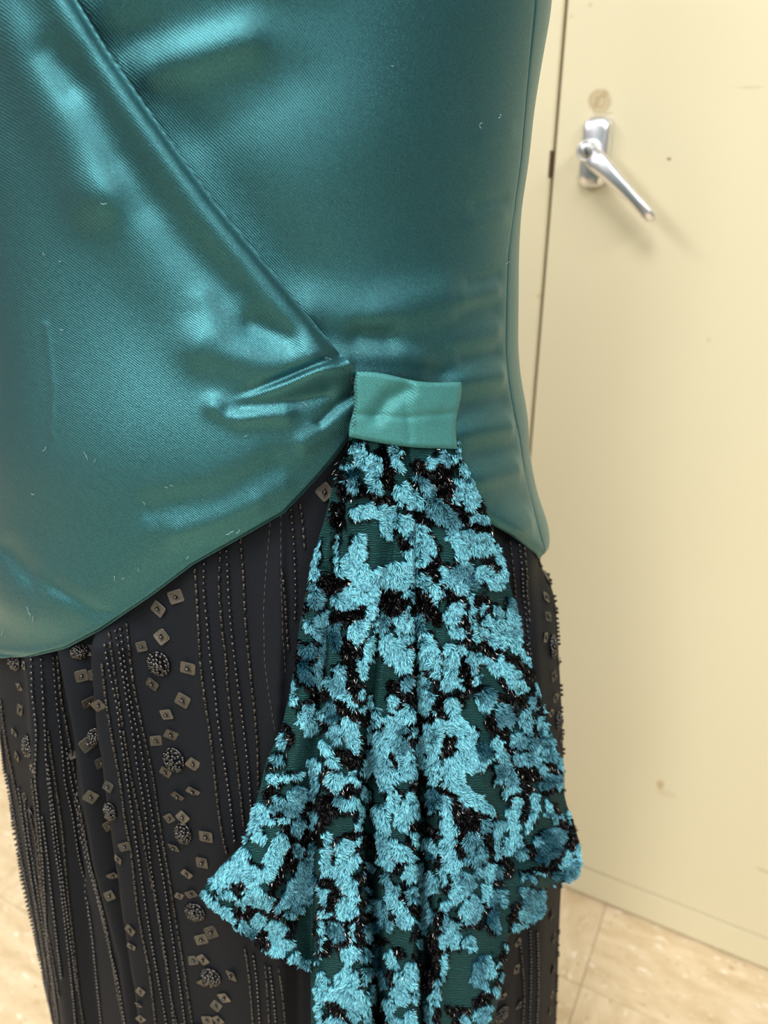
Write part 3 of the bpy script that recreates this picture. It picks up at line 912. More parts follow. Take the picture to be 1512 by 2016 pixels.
tile(560, 1120, 5.04, [
 (290,0,290,90,30,18),(600,20,760,60,90,100),(760,100,840,230,110,110),(650,200,700,260,80),(830,330,840,440,70,50),(960,80,1150,110,80,90),(1190,120,1200,250,35,30),(1260,40,1290,130,45),(1370,100,1380,150,45,45,.6),(1240,230,1270,300,35,35,.5),
 (300,180,310,340,60,55,.4),(540,310,680,320,85,50,.6),(170,260,160,370,35,25,.25),(390,460,260,560,60,60,.7),(300,560,360,650,90,70,.4),(500,570,510,740,65,55,.2),(720,560,700,640,85,75),(660,720,680,730,30),(820,720,810,830,50,60),(750,920,770,1020,65,45),
 (220,780,240,830,70,50,.2),(370,800,350,900,60,60,.55),(190,960,230,1060,60,70,.2),(330,960,340,1130,50,50,.6),(540,1000,570,1080,70,70,.6),(460,1120,560,1180,60,60,.6),(560,1230,680,1320,60,35),(50,1060,60,1150,30,50,.6),(55,1180,60,1290,55,50,.9),
 (970,440,980,500,55,55,.4),(920,510,960,560,50,50,.8),(890,600,950,620,30),(1200,380,1200,430,40),(1120,500,1120,580,70,60),(1220,520,1240,700,40,30),(1170,690,1180,720,55,35),(980,680,1080,800,60,110),(1080,820,1150,930,110,90),(1200,830,1210,930,50,50),
 (1320,440,1330,590,45,45,.5),(1480,160,1500,250,30),(1400,700,1420,860,85,100),(1440,880,1490,1020,90,50),(1200,1110,1210,1150,65,45,.5),(1360,1080,1370,1150,65,60),(1060,1270,1065,1370,60,40),(750,1170,760,1240,25,30),(840,1290,850,1340,45),(755,1370,755,1430,30),
 (880,1410,900,1500,55),(1400,1280,1410,1370,95,70),(1200,1400,1240,1450,80,50),(1030,1480,1060,1510,50),(230,1360,200,1430,60,80,.8),(330,1400,330,1450,40,40,.6),(450,1360,470,1450,65,65,.3),(620,1480,640,1510,60)],
 [(430,160,600,110,90,60),(560,120,620,90,50),(990,230,1090,260,80,60),(920,330,1000,300,40),(1100,280,1200,290,60),(1040,380,1110,420,60,40),(1370,300,1400,450,70,60),(1470,470,1480,560,25),(1300,200,1340,260,60),(680,430,780,450,45),(500,500,640,500,60,50),
 (620,720,640,850,70,60),(720,750,720,860,40),(640,960,660,1100,60,50),(680,1150,700,1240,60),(700,1400,790,1450,40),(200,200,190,190,20),(120,480,220,370,25),(100,680,110,750,30),(120,850,100,930,45),(100,980,180,1120,30),(1290,600,1280,1000,28),(1280,960,1300,1300,25),
 (1440,1000,1490,1150,35,40),(1060,1150,1250,1290,40,60),(1110,1350,1190,1350,40),(1360,1460,1450,1480,60),(290,1250,400,1260,35),(520,1320,600,1380,45),(260,900,260,1010,30),(160,1120,220,1150,40),(900,640,960,660,25),(1180,770,1260,740,25)])
tile(820, 1120, 5.04, [
 (160,160,190,300,30,30),(230,30,240,90,40,40),(340,60,400,160,80,90,.8),(240,200,250,230,25),(480,60,540,160,50,60,.25),(720,50,790,100,90,90),(720,130,730,190,60,25),(860,40,880,60,40),(600,20,610,40,40),(400,360,330,420,70,70),(300,480,330,510,50),(330,600,440,620,50,50),
 (520,270,540,400,35,40),(540,420,500,470,25),(635,370,635,410,45,40),(540,520,560,560,35,30,.9),(555,640,560,700,40,30),(690,520,800,600,60,60),(800,600,960,740,60,50),(960,740,1120,930,50,25),(640,620,720,690,50,60),(720,680,830,770,55,40),(770,390,800,460,50,45,.8),
 (930,320,970,350,50,40,.35),(910,410,960,500,60,70),(980,520,1030,570,35,20),(960,590,940,640,50,50,.6),(850,530,900,590,50),(1000,670,1020,700,35),(1070,650,1100,720,20),(300,790,330,900,60,80),(420,760,440,800,40),(330,900,340,1000,80,70),(300,1100,330,1130,70,60),(430,1090,440,1140,55,45),
 (520,850,540,970,50,45,.8),(600,830,720,950,35,45),(720,950,860,1040,50,50),(860,1040,1010,1180,50,35),(800,900,900,960,35,50),(920,980,1080,1150,55,40),(600,1050,590,1100,35,35),(680,1260,660,1340,100,60,.4),(640,1320,690,1380,70,30,.8),(600,1290,740,1300,40),(330,1330,350,1390,80,50),
 (850,1360,860,1440,60,60,.6),(780,1450,900,1500,60,60,.5),(1060,1430,1040,1480,70,60,.7),(1110,1270,1160,1370,40,30,.6),(1180,1120,1200,1240,30,25),(1250,1360,1260,1430,25),(1210,1490,1230,1510,40),(100,1500,200,1500,60),(400,1500,330,1505,60)],
 [(190,40,190,100,25),(60,250,130,400,50,60),(140,420,200,520,40),(330,260,450,270,45,40),(580,300,690,290,35),(700,330,690,410,28),(570,330,570,450,20),(640,450,560,470,25),(470,440,440,500,30),(350,540,400,530,25),(500,540,490,700,35),(640,720,700,770,40),(750,790,850,850,45),(850,850,990,960,45),
 (990,900,1080,1060,50),(1080,1000,1150,1060,45),(460,960,480,1020,45),(490,1050,500,1150,40),(590,1160,550,1170,25),(820,1090,930,1220,40),(930,1210,990,1260,35),(1100,1120,1110,1200,35),(800,1270,910,1310,45),(940,1380,960,1430,25),(1180,1330,1220,1450,35),(430,1260,440,1320,45),(220,1180,230,1390,40),
 (170,1080,190,1150,35),(1030,1270,1050,1350,40),(740,1430,700,1490,35),(1060,760,1120,780,20)])
tile(460, 1400, 5.04, [
 (700,60,760,130,80,80,.9),(860,20,860,40,30),(970,10,960,40,60,60,.3),(470,260,500,310,50,50,.8),(420,450,440,470,60,60,.7),(340,660,420,650,45,40),(420,690,430,720,35,15),(490,650,640,620,35,25),(880,300,890,340,40,40),(920,380,960,460,50,40,.9),(960,480,1020,530,45,25),(800,520,800,550,80,65,.9),
 (810,640,810,760,55,50,.6),(790,800,760,860,50,25,.6),(620,830,600,880,110,90,.7),(440,880,400,930,70,50,.6),(520,980,600,970,50,50,.4),(470,1060,530,1060,35),(260,950,240,1000,50,50,.9),(340,950,330,1010,30),(170,1120,230,1100,60,50,.9),(300,1060,380,1060,50,35),(120,1210,110,1250,35,35,.7),(240,1220,290,1260,60,40),
 (1000,150,1030,250,70,50,.6),(1130,130,1190,280,80,70),(1180,330,1190,390,50,30),(1330,180,1340,270,50,40),(1400,60,1390,90,50),(1300,500,1320,600,60,60,.9),(1380,420,1430,520,70,90,.6),(1450,250,1480,400,80,80,.8),(1480,600,1500,700,50),(980,650,1000,740,90,60),(1090,660,1180,640,40,30),(1190,590,1200,690,40,40),
 (1270,760,1310,830,50,60,.9),(1250,950,1240,1000,45,30),(1215,1080,1215,1120,30),(1240,1210,1240,1290,20,25),(1190,830,1220,890,30),(1080,900,1130,930,70,60,.9),(1040,850,1060,870,50,50,.5),(800,1020,770,1120,60,30,.5),(640,1110,620,1170,70,60,.6),(620,1330,620,1380,65,50,.55),(770,1330,780,1360,60,40,.35),
 (470,1230,400,1380,50,60),(400,1380,360,1480,60,60),(80,1410,90,1480,80,80),(890,1240,880,1320,50,40),(890,1380,900,1500,40,50),(1100,1320,1060,1400,90,80),(1040,1400,1030,1430,60),(1200,1290,1180,1300,20),(1200,1430,1180,1490,60,50),(740,1480,700,1505,60,60,.5),(1420,980,1430,1040,70,60,.8),(1470,1100,1480,1300,60,60,.7),(1490,1300,1500,1450,50,50,.7)],
 [(560,260,520,340,35),(520,150,560,200,25),(350,550,380,540,20),(380,740,470,720,25),(330,820,350,780,35),(430,1030,560,1000,25),(520,1150,540,1200,35),(700,960,860,900,50),(880,1000,870,1100,60),(560,1280,830,1230,50),(850,1180,860,1300,45),(1060,440,1200,500,70,60),(960,570,900,600,35),(1140,720,1190,780,50,45),
 (1060,800,1190,800,40,40),(960,870,980,970,40),(1010,980,1200,960,25),(1260,60,1280,110,40),(1150,20,1260,20,50),(1310,330,1240,340,25),(1410,200,1400,260,25),(1280,40,1300,20,20),(980,1270,1190,1220,30),(950,1350,960,1450,22),(1210,1330,1110,1450,20),(1300,1280,1380,1290,60,50),(540,1420,620,1450,50),(480,1480,560,1500,50),
 (1000,120,960,110,25),(910,130,900,200,25),(700,1150,720,1200,40)])
tile(740, 1400, 3.6, [
 (120,110,90,200,70,70,.8),(200,220,160,250,50,50,.35),(230,30,190,30,45),(180,110,160,120,40,40,.4),(260,110,260,150,25),(50,300,60,420,60,60,.75),(210,310,220,420,60,60),(120,430,140,470,45,30),(60,480,80,530,50,30,.7),(400,100,400,160,60,60),(320,190,310,260,50,45,.9),(400,230,400,280,55,40),(310,330,320,380,40,30,.8),
 (400,340,400,480,45,40),(300,420,300,430,30,30,.2),(490,90,540,110,50,60),(560,90,640,130,60,65),(650,140,660,190,60,50),(600,180,620,220,50),(740,260,750,310,45,50,.2),(640,290,650,350,85,70),(770,330,750,370,35),(500,350,510,450,50,60),(560,320,560,420,60),(540,480,540,540,70,40),(620,580,700,650,60,55),(700,640,800,690,55,35),
 (850,210,860,270,45,45,.9),(880,300,900,370,40,35,.8),(870,400,880,440,45,40,.3),(850,470,850,480,30),(930,420,960,500,35,50,.6),(970,530,950,550,30),(910,540,910,580,25),(900,30,870,60,80,60,.4),(1050,30,1060,110,50,40,.9),(980,190,1010,210,55,50,.6),(1170,110,1170,140,50,40,.9),(1080,220,1080,150,50,30,.5),(1200,220,1220,300,60,55,.6),
 (1000,320,1100,340,60,50,.6),(1150,260,1160,300,40),(1160,410,1150,420,40,40,.8),(1290,350,1300,400,25,30,.7),(1250,460,1190,500,60,50,.25),(1290,500,1270,540,25),(120,600,100,650,55,50,.9),(240,610,250,680,60,50,.9),(180,700,190,770,60,55),(190,800,180,820,35),(290,680,280,720,25),(400,580,400,650,50,45,.3),(400,690,400,692,30,30,.9),
 (480,620,490,720,35,40,.9),(490,750,500,850,40,50,.9),(540,800,530,850,40),(500,880,510,1000,45,50),(550,1000,540,1060,50),(760,800,750,830,50,30,.55),(660,910,700,900,70,45,.5),(700,1020,740,980,75,50,.45),(860,790,850,870,35,30,.7),(840,920,840,1010,25,25,.8),(980,640,960,700,45,50,.95),(960,780,960,810,60,45,.95),
 (930,920,1000,870,30,20),(900,970,920,960,40),(990,940,1020,990,40,40,.6),(1120,590,1110,700,35,30),(1100,740,1075,820,35,15),(1210,640,1220,720,30,30),(1280,740,1290,750,40,30,.9),(1350,700,1370,770,12,14),(1200,880,1290,870,60,50,.3),(1150,900,1170,920,40,40,.7),(1180,1000,1200,970,80,80,.05),(1360,1000,1340,1060,40,50),
 (1410,950,1430,1060,20,25),(40,700,50,850,50,40,.8),(60,900,60,1050,40,50,.8),(110,920,180,1010,40,60),(200,1010,230,1030,45),(260,860,270,930,30,25),(370,930,390,960,40,40,.8),(420,950,410,1010,20,20,.7),(380,980,390,1000,45,45,.15)],
 [(230,180,260,190,35),(240,120,230,90,20),(100,300,110,370,30),(330,50,380,30,40),(300,440,350,470,45),(270,540,280,600,30),(310,640,330,720,20),(520,230,520,280,50),(460,120,455,560,10),(500,560,560,640,40),(570,670,600,760,55),(690,710,830,730,30),(620,800,700,800,60,30),(620,860,580,880,30),(580,970,620,1000,25),(790,860,810,970,30),
 (820,20,830,100,35),(870,120,900,160,35),(930,200,930,320,30),(970,380,1100,400,40),(1040,440,1060,540,50,40),(1100,440,1160,460,35),(1040,620,1035,710,12),(1060,260,960,260,22),(1230,390,1260,420,40),(1180,560,1250,550,25),(1110,90,1100,130,20),(960,40,970,90,15),(1250,670,1300,780,25),(1350,830,1390,930,35),(1110,1000,1080,980,35),
 (1280,1010,1230,1060,40),(330,820,420,870,30),(330,960,340,1030,20),(250,780,260,820,25),(80,880,90,960,14),(110,1040,240,1060,16),(220,900,260,970,16),(430,1020,440,1060,20)])
tile(380, 1640, 4.725, [
 (460,180,450,240,75,80),(300,340,420,330,90,110),(540,340,560,420,80,80),(230,430,280,500,60,70),(120,540,110,600,45,40),(180,640,200,660,80,60),(300,530,360,560,50,40),(560,530,600,600,90,80),(450,620,460,670,60,40),(660,640,700,650,60,50),(720,560,720,600,30),(830,60,780,200,55,70),(780,200,680,350,70,60),(690,370,700,300,50),
 (960,140,950,180,60,40,.55),(1100,130,1100,160,45,35,.4),(1040,270,1000,420,70,90,.45),(900,490,960,580,60,80,.6),(1080,430,1040,550,70,80,.4),(860,600,800,670,60,40,.6),(960,680,900,740,60,40,.55),(290,740,330,820,70,60),(370,850,390,860,30),(460,830,470,880,50,50,.7),(600,770,620,830,60,60),(760,860,810,880,85,75),(730,930,760,960,50),
 (520,900,560,930,40,40,.4),(790,1040,740,1080,90,40),(850,1010,890,1010,50,40),(400,940,480,1030,35,30),(500,1050,600,1120,30,40),(620,1110,720,1200,50,50),(740,1220,900,1250,25,15),(940,1150,970,1160,55,35,.8),(1040,1200,1060,1180,60,35,.7),(1210,60,1210,230,40,40),(1220,260,1220,360,40,35),(1300,330,1400,330,60,70),(1440,260,1480,230,50),
 (1400,430,1450,480,70,80),(1210,520,1230,600,40,40,.9),(1190,720,1260,740,30,30),(1390,640,1400,720,70,70),(1480,600,1490,700,50),(1190,820,1190,900,40,45),(1180,970,1175,1060,25,12),(1155,1120,1155,1170,12,12),(1330,880,1350,950,80,60,.25),(1310,830,1330,850,40,40,.7),(1490,820,1480,950,30,20),(1390,1080,1420,1160,50,50),(1470,1060,1490,1140,50),
 (1440,1190,1440,1200,40),(1200,1310,1180,1400,40,50),(1430,1310,1390,1370,60,60),(1480,1300,1490,1380,40),(1300,1450,1350,1480,60),(1180,1450,1200,1500,60),(1440,1440,1440,1500,60)],
 [(350,460,440,520,35),(470,470,440,520,40),(210,560,200,590,22),(860,260,800,360,60,50),(740,450,800,420,50),(720,560,750,620,30),(540,690,500,760,50),(660,720,860,750,35,30),(410,720,400,850,28),(620,920,640,1000,50),(590,970,660,1030,40),(450,940,500,960,25),(900,780,910,900,20),(780,1160,840,1180,35),(900,1210,960,1210,30),(1200,410,1230,420,40),
 (1270,530,1280,660,40),(1330,490,1320,530,40),(1190,650,1220,680,20),(1230,850,1230,960,22),(1410,850,1440,930,30),(1330,1010,1420,1000,30),(1220,1050,1200,1090,25),(1270,160,1290,210,20),(1350,250,1490,160,18),(1300,60,1260,120,16)])
tile(620, 1680, 5.4, [
 (740,60,770,120,60,40,.8),(920,20,960,40,80,60),(1000,150,1000,240,80,70),(1110,110,1110,280,35,40,.7),(560,110,620,120,40,40,.4),(520,200,520,210,25,25,.5),(740,230,760,300,40,50,.6),(800,370,800,470,75,70,.9),(870,550,930,620,70,100),(960,680,920,720,90,50),(1020,400,1060,450,60,70,.7),(1130,420,1180,500,50,70,.45),(1220,260,1220,360,80,70,.75),
 (1180,580,1200,660,60,60,.55),(1130,740,1150,780,75,50,.65),(1250,660,1260,700,35,35,.4),(1360,130,1360,300,35,25,.7),(1420,60,1450,120,70,50,.9),(1370,520,1370,560,45,40,.7),(1360,650,1350,760,35,35,.6),(1470,400,1480,460,60,60,.9),(540,370,600,380,40,25,.4),(560,520,550,590,55,40,.45),(660,510,700,600,50,60,.3),(740,690,770,790,50,35,.45),
 (580,800,570,880,70,50,.5),(640,720,660,760,60,60,.15),(780,1060,810,1150,55,55,.75),(1000,1220,1000,1330,80,70,.95),(860,1270,880,1280,45,40,.8),(880,1350,870,1380,50),(880,1440,920,1510,100,80,.95),(1040,1380,1050,1560,45,25,.8),(1100,940,1110,960,50,40,.6),(520,1050,530,1100,50,40,.5),(640,1010,640,1180,50,50,.15),(1340,870,1330,960,45,35,.6),
 (1340,1080,1350,1180,40,45,.9),(1350,1200,1340,1290,40,20,.9),(1290,1350,1280,1480,35,40,.8),(1250,1530,1280,1560,50,35,.9),(1440,760,1440,950,60,50),(1480,850,1490,960,50),(1190,1600,1180,1680,45,30,.9),(1200,1720,1210,1800,40,40,.8),(1010,1720,1010,1760,65,50,.9),(820,1780,930,1790,60,50,.8),(750,1540,790,1690,40,50,.7),(700,1250,720,1400,40,40,.25),
 (530,1230,530,1350,30,35,.8),(600,1430,610,1510,40,40,.35),(550,1250,640,1240,40,40,.35),(60,1290,90,1330,50,50),(330,1280,380,1290,80,80),(50,1420,60,1500,45,45),(200,1480,300,1520,80,90),(420,1500,450,1560,90,90),(40,1600,50,1780,40),(530,1500,540,1650,40,45),(400,1640,420,1700,90,70,.8),(180,1760,260,1780,70,70,.9),(540,1740,550,1800,35,35,.5),(330,1590,340,1600,50)],
 [(130,1570,270,1640,45,50),(200,1680,260,1660,35),(470,220,490,260,20),(470,400,490,560,18),(860,120,900,140,35),(1010,300,1040,280,25),(980,500,1050,560,40),(540,640,640,650,50),(540,930,740,920,40),(900,400,950,470,40),(1080,600,1090,650,30),(1240,880,1260,1200,50,60),(1200,1230,1230,1400,60,60),(780,1250,800,1320,30),(830,1380,880,1400,20),(1050,860,1060,900,20),
 (1290,600,1290,800,35),(600,1300,610,1400,40),(620,1600,640,1750,50),(1300,1640,1290,1700,30),(1420,1660,1480,1700,40),(1240,1790,1300,1790,20),(490,740,500,860,20),(1060,1060,1060,1170,15),(870,1020,900,1080,20),(1420,300,1390,400,35)])
tile(840, 1640, 4.725, [
 (200,30,200,150,60,60),(210,200,240,290,60,60),(390,50,380,80,90,50,.5),(420,190,400,220,80,60,.45),(640,30,620,170,35,25,.85),(760,110,740,140,60,40,.9),(820,120,860,180,50,35,.6),(780,20,830,10,30),(150,300,150,450,30,25,.7),(320,380,360,440,70,80,.65),(480,350,500,330,50,50,.7),(570,300,560,390,50,50,.9),(660,330,660,360,45,40,.25),(300,520,320,570,80,60,.9),
 (540,500,550,620,55,40,.85),(430,580,420,640,40,60,.7),(390,720,400,770,110,70,.7),(700,550,680,660,40,30,.5),(620,520,610,640,35,35,.15),(600,720,590,840,45,50,.2),(640,830,640,880,30,30,.5),(240,930,240,1010,75,50),(225,830,250,860,45,45,.8),(390,980,390,1050,50,45,.9),(130,950,130,1010,30,30,.6),(130,1150,140,1280,40,35,.9),(80,1440,70,1540,35,40,.8),
 (460,1240,460,1350,50,50,.5),(560,1180,570,1280,60,60,.9),(530,1380,530,1430,50,35,.95),(500,1150,510,1170,35,35,.3),(660,1190,620,1280,18,20,.9),(680,1310,680,1390,30,25,.8),(630,1430,630,1520,35,20,.8),(730,1040,725,1110,22,16,.9),(500,1640,490,1710,60,50,.6),(560,1600,550,1720,35,20,.8),(340,1730,350,1770,50,50,.9),(440,1650,450,1680,30),(30,1620,40,1750,30,30,.8),
 (1050,40,1060,60,45,45,.5),(1180,40,1200,60,70,70,.35),(1060,160,1150,150,90,90,.05),(1310,180,1240,280,50,40),(1390,100,1410,280,22,25,.8),(1330,290,1340,340,60,60,.45),(1400,320,1390,410,30,35,.7),(1300,440,1330,450,50,40,.6),(1190,490,1240,490,30,20,.9),(1250,400,1180,380,30,30,.3),(900,390,1000,420,40,30,.5),(1100,350,1000,345,16),
 (900,540,920,640,60,60,.4),(1000,560,1020,700,60,60,.6),(1070,520,1080,700,25,30,.9),(900,760,980,780,70,60,.8),(800,870,860,880,35,50,.9),(1040,760,1010,830,40,40,.85),(920,860,880,900,30)],
 [(300,40,280,150,40),(560,120,580,200,40),(520,280,380,290,25),(700,240,740,330,40),(660,440,640,500,30),(320,620,370,560,20),(490,650,520,720,22),(310,830,480,850,25),(830,660,780,840,22),(700,1150,750,1150,22),(200,1640,360,1650,30),(470,1560,570,1510,45),(250,1740,300,1760,25),(1000,150,1060,240,40),(1180,230,1160,280,30),(1330,60,1320,120,40),
 (1370,160,1300,260,14),(1000,330,1200,340,22),(900,370,930,360,20),(60,1660,80,1760,22)])

# raster of the pattern in the cloth's frame
GX0, GY0, GX1, GY1, GS = 380, 850, 1160, 2100, 2.0
gx = np.arange(GX0, GX1, GS); gy = np.arange(GY0, GY1, GS)
GU, GV = np.meshgrid(gx, gy)
wu = GU + 7 * (value_noise(GU, GV, 11, 1) - 0.5) + 7 * (value_noise(GU, GV, 5, 2) - 0.5)
wv = GV + 7 * (value_noise(GU, GV, 11, 3) - 0.5) + 7 * (value_noise(GU, GV, 5, 4) - 0.5)
best = np.full(GU.shape, 1e3); ident = np.full(GU.shape, -1, int)
STROKES = []
for (ox, oy, sc, blue, black) in TILES:
    for kind, lst in (('blue', blue), ('black', black)):
        for q in lst:
            q = list(q)
            x1, y1, x2, y2, r1 = q[:5]; r2 = q[5] if len(q) > 5 else r1; tone = q[6] if len(q) > 6 else 1.0
            STROKES.append((ox + x1 / sc, oy + y1 / sc, ox + x2 / sc, oy + y2 / sc, r1 / sc, r2 / sc, tone, kind))
STROKES += [(q[0], q[1] + 108, q[2], q[3] + 108, *q[4:]) for q in STROKES if 1905 < min(q[1], q[3]) and max(q[1], q[3]) < 2030]
for i, (x1, y1, x2, y2, r1, r2, tone, kind) in enumerate(STROKES):
    m = max(r1, r2) + 14
    c0 = int(max(0, (min(x1, x2) - m - GX0) / GS)); c1 = int(min(len(gx), (max(x1, x2) + m - GX0) / GS + 1))
    q0 = int(max(0, (min(y1, y2) - m - GY0) / GS)); q1 = int(min(len(gy), (max(y1, y2) + m - GY0) / GS + 1))
    if c1 <= c0 or q1 <= q0: continue
    U = wu[q0:q1, c0:c1]; V = wv[q0:q1, c0:c1]
    ex, ey = x2 - x1, y2 - y1
    t = np.clip(((U - x1) * ex + (V - y1) * ey) / (ex * ex + ey * ey + 1e-6), 0, 1)
    dist = np.hypot(U - x1 - t * ex, V - y1 - t * ey) - (r1 + (r2 - r1) * t) + (-0.2 if kind == 'black' else 1.0)
    sub = best[q0:q1, c0:c1]; sid = ident[q0:q1, c0:c1]
    k = dist < sub
    sub[k] = dist[k]; sid[k] = i
def lookup(u, v):
    c = np.clip(((u - GX0) / GS).astype(int), 0, len(gx) - 1); q = np.clip(((v - GY0) / GS).astype(int), 0, len(gy) - 1)
    return best[q, c], ident[q, c]

gb, gi = lookup(du, dv)
gblack = np.array([q[7] == 'black' for q in STROKES])[np.maximum(gi, 0)]
ground = np.where((gb < 1.0) & (gi >= 0), np.where(gblack, 1.0, 0.5), 0.0).astype(np.float32)
drape_me = fast_mesh('drape', loc(P).reshape(-1, 3), grid_faces(nr, nc))
at = drape_me.attributes.new('ground', 'FLOAT', 'POINT'); at.data.foreach_set('value', ground.ravel())
uvl = drape_me.uv_layers.new(name='cloth')
vi = np.empty(len(drape_me.loops), np.int32); drape_me.loops.foreach_get('vertex_index', vi)
flat = np.stack([du.ravel() / 300.0, dv.ravel() / 300.0], -1)[vi].astype(np.float32)
uvl.data.foreach_set('uv', flat.ravel())
drape = dlink('drape', drape_me, M_CHIFFON)
drape['label'] = 'sheer teal drape with burnout velvet pattern'
solidify(drape, 0.0006, -1)

# -- velvet pile: short bent fibres standing on the cloth
def make_pile():
    step = 1.45
    pu_, pv_ = np.meshgrid(np.arange(392, 1150, step), np.arange(862, 2088, step))
    pu_ = (pu_ + rng.uniform(-.9, .9, pu_.shape)).ravel(); pv_ = (pv_ + rng.uniform(-.9, .9, pv_.shape)).ravel()
    l_ = np.interp(pv_, [p[0] for p in L_px], [p[1] for p in L_px]); r_ = np.interp(pv_, [p[0] for p in R_px], [p[1] for p in R_px])
    f, idn = lookup(pu_, pv_)
    # thin black fringe around most of the blue patches
    rim = (idn >= 0) & (f >= 0) & (f < 4.5) & (value_noise(pu_, pv_, 34, 51) > 0.50)
    ok = (pu_ > l_ + 1) & (pu_ < r_ - 1) & (idn >= 0) & ((f < 0) | rim)
    pu_, pv_, f, idn, rim = pu_[ok], pv_[ok], f[ok], idn[ok], rim[ok]
    kind = np.array([sk[7] == 'black' for sk in STROKES])[idn] | rim
    keep = np.where(kind, rng.random(len(pu_)) < 0.8, rng.random(len(pu_)) < 0.9)
    pu_, pv_, f, idn, kind, rim = pu_[keep], pv_[keep], f[keep], idn[keep], kind[keep], rim[keep]
    B0 = unproject(pu_, pv_, drape_depth(pu_, pv_))
    e = 2.0
    Bu = unproject(pu_ + e, pv_, drape_depth(pu_ + e, pv_)); Bv = unproject(pu_, pv_ + e, drape_depth(pu_, pv_ + e))
    Tu = Bu - B0; Tv = Bv - B0
    Nn = np.cross(Tv, Tu)
    ln = np.linalg.norm(Nn, axis=1)[:, None] + 1e-12; Nn /= ln
    Nn[(Nn * (B0 - np.array([0, 0, CAMH]))).sum(1) > 0] *= -1
    # steep fold flanks: ease the normal towards the body's outward direction
    outw = nrm_of(B0); Nn = Nn * 0.6 + outw * 0.5; Nn /= np.linalg.norm(Nn, axis=1)[:, None]
    Tu /= np.linalg.norm(Tu, axis=1)[:, None] + 1e-12; Tv /= np.linalg.norm(Tv, axis=1)[:, None] + 1e-12
    sk = np.array([q[:7] for q in STROKES])[idn]
    ex, ey = sk[:, 2] - sk[:, 0], sk[:, 3] - sk[:, 1]
    t = np.clip(((pu_ - sk[:, 0]) * ex + (pv_ - sk[:, 1]) * ey) / (ex * ex + ey * ey + 1e-6), 0, 1)
    ox = pu_ - sk[:, 0] - t * ex; oy = pv_ - sk[:, 1] - t * ey
    rr = np.maximum(sk[:, 4] + (sk[:, 5] - sk[:, 4]) * t, 2)
    out = np.stack([ox / rr, oy / rr], -1)
    ang = math.radians(80) + 2.4 * (value_noise(pu_, pv_, 45, 21) - 0.5) + 3.0 * (value_noise(pu_, pv_, 9, 22) - 0.5)
    tone = np.clip(sk[:, 6] + 0.5 * (value_noise(pu_, pv_, 16, 41) - 0.5), 0, 1.05)
    flow = np.stack([np.cos(ang), np.sin(ang)], -1) * (0.25 + 0.75 * tone)[:, None] + out * 0.55
    G = Tu * flow[:, :1] + Tv * flow[:, 1:]
    jit = rng.normal(0, 0.16, G.shape)
    lean = np.where(kind, 0.9, 0.45 + 0.65 * tone)[:, None]
    Lf = np.where(kind, rng.uniform(.0020, .0036, len(pu_)), (rng.uniform(.0018, .0030, len(pu_)) + .0014 * value_noise(pu_, pv_, 8, 31)))[:, None]
    ax1 = Nn * 1.0 + G * lean * 0.5 + jit * 0.4; ax1 /= np.linalg.norm(ax1, axis=1)[:, None]
    ax2 = Nn * (0.75 - 0.35 * tone[:, None]) + G * lean * 1.3 + jit; ax2 /= np.linalg.norm(ax2, axis=1)[:, None]
    M1 = B0 + ax1 * Lf * 0.5; M2 = M1 + ax2 * Lf * 0.5
    rv = rng.normal(0, 1, G.shape) + Nn * 0.2
    W = np.cross(ax2, rv); W /= np.linalg.norm(W, axis=1)[:, None] + 1e-9
    w = np.where(kind, rng.uniform(.00013, .00024, len(pu_)), rng.uniform(.00020, .00034, len(pu_)))[:, None]
    verts = np.stack([B0 - W * w, B0 + W * w, M1 - W * w, M1 + W * w, M2], 1)      # n,5,3
    # dye with nap shading painted in: dark roots, pale tips, darker low tones
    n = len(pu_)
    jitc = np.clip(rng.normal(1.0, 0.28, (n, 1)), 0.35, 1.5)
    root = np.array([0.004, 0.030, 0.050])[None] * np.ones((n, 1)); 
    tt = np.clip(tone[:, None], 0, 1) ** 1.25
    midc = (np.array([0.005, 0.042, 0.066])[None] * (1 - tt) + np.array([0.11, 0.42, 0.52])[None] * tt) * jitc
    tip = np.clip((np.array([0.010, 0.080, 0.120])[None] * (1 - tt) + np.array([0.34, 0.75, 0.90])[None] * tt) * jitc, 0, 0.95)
    glint = (rng.random(n) < 0.05)  # painted glints: a few lurex fibres coloured bright silver
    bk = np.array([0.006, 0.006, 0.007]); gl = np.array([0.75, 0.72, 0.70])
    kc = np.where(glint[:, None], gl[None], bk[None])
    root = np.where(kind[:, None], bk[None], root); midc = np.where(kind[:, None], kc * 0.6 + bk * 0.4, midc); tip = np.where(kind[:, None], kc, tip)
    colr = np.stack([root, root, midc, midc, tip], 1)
    idn = np.where(rim, len(STROKES), idn)
    order = np.argsort(idn, kind='stable')
    verts, colr, idn = verts[order], colr[order], idn[order]
    return verts, colr, idn
pv_verts, pv_col, pv_id = make_pile()
uniq, start, count = np.unique(pv_id, return_index=True, return_counts=True)
def pile_object(name, sel, mat):
    vs = pv_verts[sel]; cs = pv_col[sel]; n = len(vs)
    b = np.arange(n)[:, None] * 5
    tri = np.concatenate([b + np.array([[0, 1, 3]]), b + np.array([[0, 3, 2]]), b + np.array([[2, 3, 4]])], 0)
    me = fast_mesh(name, loc(vs.reshape(-1, 3)), tri)
    ca = me.attributes.new('dye_nap_shade', 'FLOAT_COLOR', 'POINT')
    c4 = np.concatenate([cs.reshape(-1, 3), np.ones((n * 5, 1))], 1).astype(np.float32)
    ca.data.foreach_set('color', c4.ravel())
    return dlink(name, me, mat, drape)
isblue = np.array([i < len(STROKES) and STROKES[i][7] == 'blue' for i in uniq])
